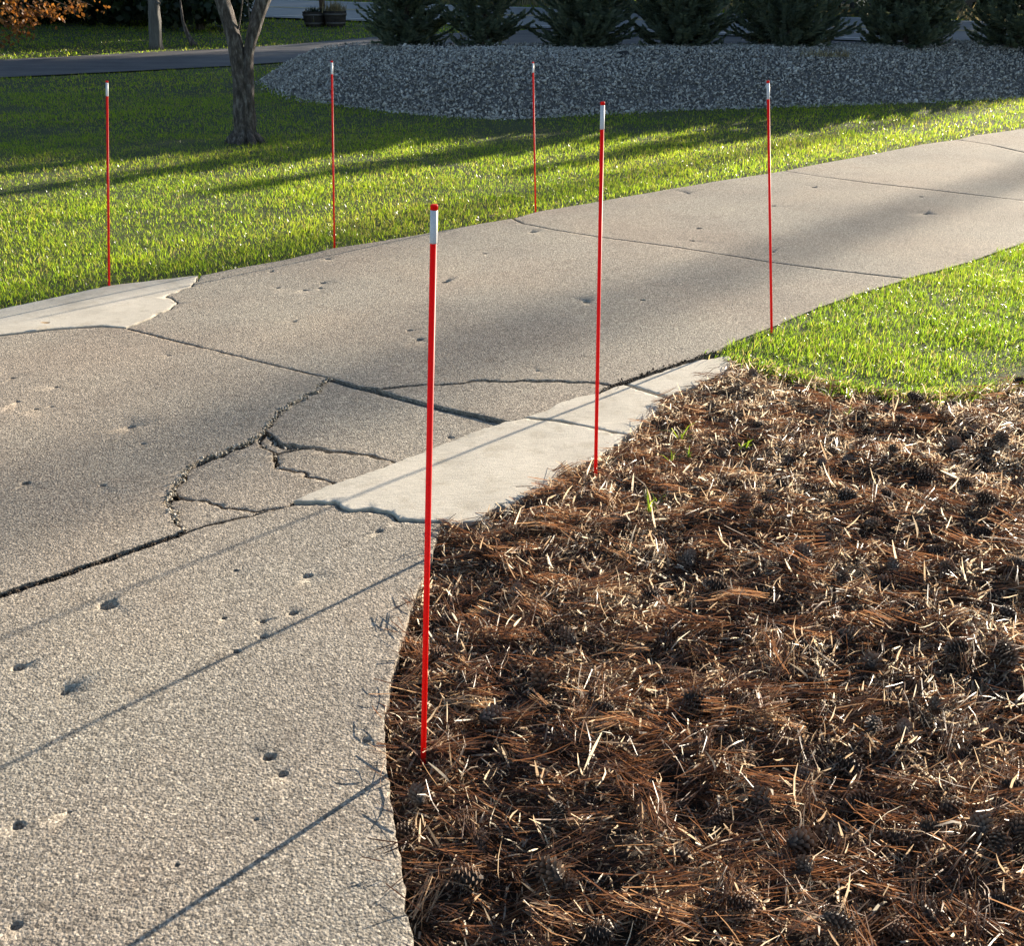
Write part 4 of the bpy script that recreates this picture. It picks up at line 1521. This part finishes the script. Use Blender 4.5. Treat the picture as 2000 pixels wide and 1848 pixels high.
def rel(px, py, dy=0.0):
    p = PD(px, py, TY + dy)
    return (p.x - b.x, p.y - b.y, p.z)


m = MB()
sc = 10.94 / 2000
pts = [rel(480, 284), rel(480, 274), rel(480, 268), rel(479, 258), rel(478, 240), rel(477, 220), rel(476, 200), rel(474, 180), rel(472, 160), rel(470, 140), rel(467, 122), rel(462, 100), rel(456, 75), rel(449, 50), rel(441, 22), rel(434, 0), rel(424, -30), rel(405, -100), rel(380, -200), rel(350, -330)]
rad = [34, 28, 24, 21.5, 20, 19, 18, 17.5, 16.5, 15.5, 15, 14.5, 14, 13.5, 13.5, 13, 12.5, 11, 9, 6]
m.tube(pts, [x * sc for x in rad], 18, True, 0.20, 3.0)
pts = [rel(485, 262, -0.02), rel(486, 240, -0.03), rel(486, 200, -0.04), rel(485, 175, -0.03), rel(484, 150, -0.02), rel(484, 128, 0), rel(485, 105, 0), rel(489, 80, 0.02), rel(496, 55, 0.03), rel(504, 28, 0.05), rel(514, 0, 0.07), rel(525, -30, 0.1), rel(545, -100, 0.2), rel(570, -200, 0.3), rel(590, -330, 0.4)]
rad = [9, 10.5, 11, 11, 11, 10.5, 10, 10.5, 11.5, 13, 14, 13.5, 12, 10, 6]
m.tube(pts, [x * sc for x in rad], 14, True, 0.20, 9.0)
# root flare
for (x, y, dy, rr0) in ((449, 276, -0.05, 11), (508, 276, -0.03, 12), (470, 281, -0.16, 10), (494, 281, -0.14, 11), (480, 272, 0.18, 11)):
    m.tube([rel(479, 246), rel((479 + x) / 2, 262, dy * 0.5), rel(x, y - 2, dy), rel(x + (x - 479) * 0.3, y + 5, dy * 1.3)], [12 * sc, 10 * sc, rr0 * 0.75 * sc, rr0 * 0.35 * sc], 9, True, 0.25, x)
m.build('trunk', M['bark'], root, True)
m = MB()
m.tube([rel(466, 55), rel(470, 30), rel(474, -5), rel(476, -60)], [0.010, 0.008, 0.007, 0.004], 5)
m.tube([rel(488, 40), rel(486, 15), rel(483, -10), rel(484, -60)], [0.010, 0.008, 0.007, 0.004], 5)
m.build('twigs', M['bark'], root)
Cn = [np.array(rel(470, -260)) + r.normal(0, 1, 3) * [1.2, 1.2, 0.7] for _ in range(60)]
crown_from([c for c in Cn if c[2] > 2.3], 34, 0.28, 0.10, M['leaf'], root, r)
tag(root, 'forked tree trunk with flared roots on the shaded lawn', 'tree')

# ------------------------------------------------------------------ dark evergreens and shrubs behind the side road
r = np.random.default_rng(808)


def evergreen(px, py, Y, w, h, low, lab, n=190, mat='evergreen', name='evergreen_tree', size=0.16, npz=26, lean=0.0):
    p = PD(px, py, Y)
    root = empty(name, (p.x, p.y, terr(Y)))
    m = MB()
    m.tube([(0, 0, -0.1), (lean * 0.5, 0, h * 0.35), (lean, 0, h * 0.92)], [0.14, 0.10, 0.02], 8, True, 0.15, px)
    Cn = []
    while len(Cn) < n:
        q = r.uniform(-1, 1, 3)
        z = (q[2] + 1) / 2
        rad = (1 - 0.75 * z) if z > 0.12 else (0.8 + z * 1.4)
        if math.hypot(q[0], q[1]) < rad and (math.hypot(q[0], q[1]) > rad * 0.35 or r.random() < 0.3):
            Cn.append((q[0] * w + lean * z, q[1] * w, low + z * (h - low)))
            if len(Cn) % 6 == 0:
                c = Cn[-1]
                m.tube([(lean * z, 0, max(0.1, c[2] - 0.3 * w * 0.5)), (c[0] * 0.6, c[1] * 0.6, c[2] - 0.05), c], [0.03, 0.02, 0.008], 5)
    m.build('trunk', M['bark'], root, True)
    crown_from(Cn, npz, 0.20 * max(0.8, w / 2.0), size, M[mat], root, r, 0.6)
    return tag(root, lab, 'tree' if 'tree' in name else 'shrub', 'dark evergreens behind the side road' if name == 'evergreen_tree' else None)


evergreen(395, 80, 31.0, 1.55, 5.5, 0.25, 'evergreen right of the grey dead trunk with yellowish sunlit sprays', 320, size=0.2)
evergreen(250, 80, 33.0, 2.0, 7.0, 0.2, 'deep green evergreen directly behind the grey dead trunk', 330, size=0.22)
evergreen(120, 80, 34.0, 2.4, 7.0, 0.3, 'dark evergreen left of the grey dead trunk', 330, size=0.22)
evergreen(0, 80, 34.0, 2.6, 7.0, 0.1, 'black green evergreen behind the autumn branches', 330, size=0.22)
evergreen(-220, 80, 33.0, 2.6, 7.0, 0.1, 'evergreen beyond the left border', 200, size=0.22)
evergreen(330, 78, 37.0, 2.2, 7.0, 0.1, 'far evergreen filling the gap right of the dead trunk', 280, size=0.24)
evergreen(180, 75, 39.0, 2.8, 8.0, 0.1, 'far evergreen filling the gap left of the dead trunk', 280, size=0.24)

# autumn coloured maple reaching in from the left
p = PD(-150, 95, 25.5)
root = empty('autumn_maple', (p.x, p.y, terr(25.5)))
m = MB()
m.tube([(0, 0, -0.1), (0.05, 0, 1.2), (0.1, 0.1, 3.2)], [0.13, 0.10, 0.05], 10, True, 0.15, 2)
Cn = []
for px, py, n in ((20, 10, 14), (55, 20, 12), (15, 45, 10), (40, 45, 8), (75, 30, 6), (25, 65, 6), (5, 70, 5), (85, 10, 7), (140, 5, 9), (125, 20, 4), (100, 42, 3), (190, 5, 2), (-60, 20, 14), (-100, 0, 20), (60, -40, 18), (0, -60, 24), (-90, -90, 30),
                  (150, -50, 10), (-150, -150, 30)):
    for _ in range(n):
        q = PD(px + r.normal(0, 13), py + r.normal(0, 8), 25.5 + r.normal(0, 0.4)) - Vector((p.x, p.y, terr(25.5)))
        Cn.append(q[:])
for px, py in ((60, 30), (30, 60), (130, 10), (180, 10), (100, 35)):
    q = PD(px, py, 25.5) - Vector((p.x, p.y, terr(25.5)))
    m.tube([(0.08, 0.05, 2.4), (q.x * 0.5, q.y * 0.5, max(q.z + 0.7, 1.6)), q], [0.045, 0.025, 0.006], 6)
m.build('trunk', M['bark'], root, True)
crown_from(Cn, 8, 0.10, 0.10, M['maple'], root, r, 0.8)
tag(root, 'orange brown autumn branches hanging in at the upper left corner', 'tree')

# weathered snag
p = PD(302, 94, G(302, 95)[1])
YS = p.y
root_z = terr(YS)
m = MB()
k = YS / CP / 2000 * 0.92
pts = [PD(305, 97, YS), PD(304, 85, YS), PD(303, 60, YS), PD(302, 40, YS), PD(301, 24, YS), PD(300, 5, YS), PD(300, -20, YS), PD(299, -80, YS), PD(301, -170, YS)]
m.tube([q - Vector((p.x, p.y, root_z)) for q in pts], [13.5 * k, 11.5 * k, 10.5 * k, 10.5 * k, 10 * k, 9.5 * k, 9 * k, 7 * k, 3 * k], 14, True, 0.3, 4)
m.tube([PD(302, 4, YS) - Vector((p.x, p.y, root_z)), PD(312, 6, YS - 0.2) - Vector((p.x, p.y, root_z)), PD(316, -6, YS - 0.3) - Vector((p.x, p.y, root_z))], [0.03, 0.02, 0.008], 6)
o = m.build('dead_tree', M['greywood'], None, True, loc=(p.x, p.y, root_z))
tag(o, 'slim barkless grey dead trunk in front of the dark evergreens', 'tree')

# leaning thin trunk of the shrub beside it
p = PD(378, 88, YS + 0.8)
m = MB()
m.tube([PD(380, 90, YS + .8) - p, PD(371, 75, YS + .8) - p, PD(363, 58, YS + .8) - p, PD(357, 40, YS + .8) - p, PD(352, 0, YS + .8) - p], [0.09, 0.06, 0.045, 0.035, 0.02], 8, True, 0.2, 5)
o = empty('leaning_shrub', p)
m.build('trunk', M['bark'], o, True)
crown_from([(r.normal(0.1, 0.5), r.normal(0, 0.3), 1.3 + abs(r.normal(0, 0.35))) for _ in range(40)], 24, 0.12, 0.09, M['evergreen'], o, r)
tag(o, 'leaning bare stemmed shrub just right of the grey dead trunk', 'shrub')


# ------------------------------------------------------------------ barrels and pole by the road
def barrel(px, py, wpx, lab, bushy):
    Y = G(px, py)[1]
    p = PD(px, py, Y)
    rt = wpx / 2 / 2000 * Y / CP * 0.93
    h = rt * 1.25
    root = empty('barrel_planter', (p.x, p.y, terr(Y)))
    n = 18
    for i in range(n):
        a0, a1 = 2 * math.pi * (i + 0.03) / n, 2 * math.pi * (i + 0.97) / n
        m = MB()
        V = []
        for rr_, z in ((0.76, 0), (0.92, 0.5), (1.0, 1.0)):
            for a in (a0, a1):
                V.append((rt * rr_ * math.cos(a), rt * rr_ * math.sin(a), h * z))
        for rr_, z in ((0.70, 0), (0.85, 0.5), (0.93, 1.0)):
            for a in (a0, a1):
                V.append((rt * rr_ * math.cos(a), rt * rr_ * math.sin(a), h * z))
        F = [(0, 1, 3, 2), (2, 3, 5, 4), (7, 6, 8, 9), (9, 8, 10, 11), (4, 5, 11, 10), (0, 2, 8, 6), (2, 4, 10, 8), (1, 7, 9, 3), (3, 9, 11, 5)]
        m.add(V, F)
        m.build('stave', M['barrel'], root)
    for z in (0.22, 0.78):
        rr_ = 0.76 + 0.25 * z
        m = MB()
        m.lathe([(rt * (rr_ + 0.015), h * (z - 0.07)), (rt * (rr_ + 0.05), h * (z - 0.06)), (rt * (rr_ + 0.06), h * (z + 0.05)), (rt * (rr_ + 0.03), h * (z + 0.07))], 24)
        m.build('hoop', M['hoop'], root, True)
    m = MB()
    m.lathe([(rt * 0.9, h * 0.86), (rt * 0.6, h * 0.9)], 16)
    m.build('potting_soil', M['soil'], root)
    k = 260 if bushy else 170
    P = np.column_stack([r.normal(0, rt * 0.4, k), r.normal(0, rt * 0.35, k), np.full(k, h * 0.88)])
    V, q, t3 = blades(P, r.uniform(0.5, 1.2, k) * h * (0.8 if bushy else 0.45), r.uniform(0.015, 0.03, k), r.uniform(0, 6.28, k), r.uniform(0.1, 0.8, k), r)
    link('plants', mesh_np('plants', V, [q, t3], M['evergreen' if not bushy else 'drygrass'], np.repeat(r.random(k) * 0.4, 5)), root)
    tag(root, lab, 'planter', 'half barrel planters by the road')


barrel(614, 51, 38, 'half barrel planter with low green plants, left of the pole', False)
barrel(656, 51, 40, 'half barrel planter with bushy dry plants, right of the pole', True)
YP = G(632, 50)[1]
p = PD(632, 50, YP)
m = MB()
m.tube([(0, 0, -0.1), (0, 0, 1.0), (0.0, 0, 3.5)], [0.085, 0.08, 0.075], 10, True, 0.05, 1)
o = m.build('wooden_pole', M['brownwood'], None, True, loc=(p.x, p.y, terr(YP)))
tag(o, 'slim brown wooden pole standing between the two barrel planters', 'pole')

# verge plants beyond the road
k = 5200
a = RN1 + rnrm * (RW + 0.9)
tt = r.uniform(-8, 34, k)
P2 = a + rd * tt[:, None] + rnrm * np.abs(r.normal(0, 1.1, k))[:, None]
V, q, t3 = blades(np.column_stack([P2, terr_np(P2[:, 1])]), r.uniform(0.15, 0.5, k), r.uniform(0.02, 0.045, k), r.uniform(0, 6.28, k), r.uniform(0.1, 0.7, k), r)
tag(link('verge_grass', mesh_np('verge_grass', V, [q, t3], M['drygrass'], np.repeat(r.random(k) * 0.5, 5))), 'tawny rough grass on the far verge of the road', 'grass', kind='stuff')
for k, (px, py, Y, w, h) in enumerate(((760, -6, 49, 2.0, 2.6), (1000, 2, 46, 2.2, 3.0), (1100, 8, 45, 2.2, 2.6), (1250, 10, 44, 2.5, 3.2), (1420, 12, 43, 2.4, 3.0), (1580, 12, 43, 2.2, 3.4), (1960, 18, 41, 2.4, 3.2))):
    evergreen(px, py, Y, w, h, 0.05, ['low dark bush beyond the road above the first spruce', 'dark bush beyond the road above the thin greyish spruce', 'dark bush beyond the road between second and third spruce',
              'dark bush beyond the road behind the third spruce', 'dark bush beyond the road behind the fourth spruce', 'dark bush beyond the road left of the car', 'dark bush beyond the road right of the car'][k], 130, name='roadside_bush', size=0.26, npz=20)

# ------------------------------------------------------------------ parked dark car seen between the spruces
p = PD(1745, 40, 37.0)
root = empty('parked_car', (p.x, p.y, terr(37.0) + 0.04), R(2))
prof = [(-2.35, 0.35), (-2.40, 0.75), (-2.3, 1.0), (-1.25, 1.12), (-0.55, 1.72), (1.2, 1.78), (1.95, 1.70), (2.25, 1.15), (2.36, 0.9), (2.36, 0.4), (1.9, 0.3), (-1.9, 0.3)]
bm = bmesh.new()
for s in (-1, 1):
    pass
ring = []
for x, z in prof:
    ring.append([bm.verts.new((x, y * (0.9 if z < 1.2 else 0.74), z)) for y in (-1, 1)])
nn = len(ring)
for i in range(nn):
    a_, b_ = ring[i], ring[(i + 1) % nn]
    bm.faces.new((a_[0], a_[1], b_[1], b_[0]))
bm.faces.new([v[0] for v in ring][::-1])
bm.faces.new([v[1] for v in ring])
bmesh.ops.recalc_face_normals(bm, faces=bm.faces)
bmesh.ops.bevel(bm, geom=list(bm.edges), offset=0.06, segments=2, affect='EDGES')
me = bpy.data.meshes.new('body')
bm.to_mesh(me)
bm.free()
me.materials.append(M['carpaint'])
link('body', me, root)
for poly in ([(-1.05, 1.16), (-0.5, 1.62), (0.2, 1.66), (0.2, 1.16)], [(0.28, 1.16), (0.28, 1.66), (1.15, 1.66), (1.15, 1.16)], [(1.23, 1.16), (1.23, 1.66), (1.75, 1.58), (1.98, 1.16)]):
    m = MB()
    V = [(x, -0.9 + (z - 1.1) * 0.28 - 0.012, z) for x, z in poly] + [(x, -0.9 + (z - 1.1) * 0.28 + 0.02, z) for x, z in poly]
    m.add(V, [(0, 1, 2, 3), (7, 6, 5, 4), (0, 4, 5, 1), (1, 5, 6, 2), (2, 6, 7, 3), (3, 7, 4, 0)])
    m.build('window', M['carglass'], root)
m = MB()
m.box((0.0, -0.915, 0.72), (2.0, 0.012, 0.022))
m.build('side_trim', M['chrome'], root)
for x in (-1.45, 1.42):
    for y in (-0.82, 0.82):
        m = MB()
        m.tube([(x, y - 0.11, 0.34), (x, y - 0.09, 0.34), (x, y + 0.09, 0.34), (x, y + 0.11, 0.34)], [0.29, 0.34, 0.34, 0.29], 24)
        w = m.build('wheel', M['tyre'], root, True)
        m = MB()
        m.tube([(x, y - 0.125, 0.34), (x, y + 0.125, 0.34)], [0.2, 0.2], 18)
        m.build('rim', M['chrome'], w)
tag(root, 'dark navy parked car half hidden behind the spruces', 'car')
p = PD(1874, 36, 39)
m = MB()
m.tube([(0, 0, -0.1), (0.02, 0, 1.5), (0, 0, 5.0)], [0.34, 0.27, 0.2], 12, True, 0.15, 8)
root = empty('roadside_tree', (p.x, p.y, terr(39)))
m.build('trunk', M['bark'], root, True)
crown_from([(r.normal(0, 1.6), r.normal(0, 1.6), 5.5 + r.normal(0, 1.1)) for _ in range(110)], 26, 0.4, 0.24, M['leaf'], root, r)
tag(root, 'dark roadside tree trunk right of the parked car', 'tree')

# ------------------------------------------------------------------ tall trees beyond the frame towards the sun
def big_tree(x, y, cz, w, h, lab, n=150, size=0.34, spread=0.55, npz=26, seed=0, clumps=None):
    r = np.random.default_rng(seed)
    root = empty('tall_tree', (x, y, terr(y)))
    m = MB()
    m.tube([(0, 0, -0.2), (0.1, 0, cz * 0.5), (0, 0.1, cz + h * 0.3)], [0.38, 0.28, 0.06], 10, True, 0.12, x)
    if clumps is None:
        Cn = []
        while len(Cn) < n:
            q = r.uniform(-1, 1, 3)
            if (q ** 2).sum() < 1:
                Cn.append((q[0] * w, q[1] * w, cz + q[2] * h))
    else:
        Cn = clumps
    for c in Cn[::max(1, len(Cn) // 26)]:
        m.tube([(0.05, 0.05, max(1.5, cz - h * 0.8)), (c[0] * 0.5, c[1] * 0.5, c[2] - 0.12 * h), c], [0.09, 0.05, 0.012], 5)
    m.build('trunk', M['bark'], root, True)
    crown_from(Cn, npz, spread, size, M['leaf'], root, r, 0.8)
    return tag(root, lab, 'tree', 'tall trees across the road towards the sun')


sx, sy = math.sin(R(SUN_AZ)), math.cos(R(SUN_AZ))
nx, ny = sy, -sx
def shade_crown(q0, q1, s, n, seed, slant=False, zlo=4.5, zhi=17.5):
    r = np.random.default_rng(seed)
    qc = (q0 + q1) / 2
    bx, by = qc * nx + s * sx, qc * ny + s * sy
    out = []
    while len(out) < n:
        q, z, ds = r.uniform(q0, q1), r.uniform(zlo, zhi), r.uniform(-3, 3)
        ze = z - 0.277 * ds + 0.277 * (48 - s)
        if slant and q > -8.7 - (ze - 10.1) * 1.24 + 0.5 * nz(z * 0.6, ds * 0.5, seed):
            continue
        if 7.6 < ze < 11.4 and abs(q + 22.6 + 1.72 * (ze - 9.35)) / 1.99 < 0.95:
            continue
        if ((z - (zlo + zhi) / 2) / (zhi - zlo) * 2) ** 4 + ((q - qc) / (q1 - q0) * 2) ** 8 > 1:
            continue
        out.append(((q - qc) * nx + ds * sx, (q - qc) * ny + ds * sy, z))
    return bx, by, out


for k, (q0, q1, s, n, sl) in enumerate(((-15.5, -5.0, 49, 620, True), (-25.0, -14.5, 48, 980, False), (-33.5, -22.0, 48, 980, False), (-41, -31.5, 47, 650, False), (-52, -40, 50, 600, False))):
    bx, by, cl = shade_crown(q0, q1, s, n, 900 + k, sl)
    big_tree(bx, by, 10.5, 4, 6.5, ['tall leafy tree across the road shading the lawn behind the stakes', 'tall leafy tree across the road behind the spruce row', 'tall leafy tree across the road behind the car',
             'tall leafy tree across the road above the planters', 'tall leafy tree far along the road'][k], size=0.40, npz=30, spread=0.38, seed=900 + k, clumps=cl)


def tall_pine(q, s, rad, hb, lab, seed, sparse=70):
    r = np.random.default_rng(seed)
    x, y = q * nx + s * sx, q * ny + s * sy
    root = empty('tall_pine', (x, y, terr(y)))
    m = MB()
    m.tube([(0, 0, -0.2), (0, 0, 6), (0.1, 0, 14), (0.0, 0.1, hb), (0, 0, hb + 6)], [rad * 1.3, rad * 1.1, rad, rad * 0.9, 0.05], 10, True, 0.1, seed)
    Cn = [(r.normal(0, 1.7), r.normal(0, 1.7), hb + 3 + r.uniform(-1.5, 3)) for _ in range(90)]
    # thin lower sprays along the stem
    for _ in range(sparse):
        z = r.uniform(hb * 0.55, hb)
        a = r.uniform(0, 6.28)
        l = abs(r.normal(0, 0.42)) + 0.1
        c = (l * math.cos(a), l * math.sin(a), z)
        m.tube([(0.05, 0, z - 0.2), c], [0.025, 0.006], 4)
        Cn.append(c)
    m.build('trunk', M['bark'], root, True)
    crown_from(Cn, 9, 0.22, 0.15, M['evergreen'], root, r, 0.8)
    tag(root, lab, 'pine tree', 'tall pines beyond the driveway')


tall_pine(-3.3, 78, 0.13, 29, 'tall bare stemmed pine standing far beyond the driveway', 31, 60)
tall_pine(-5.75, 70, 0.14, 27, 'tall bare stemmed pine standing far beyond the lawn', 32, 40)
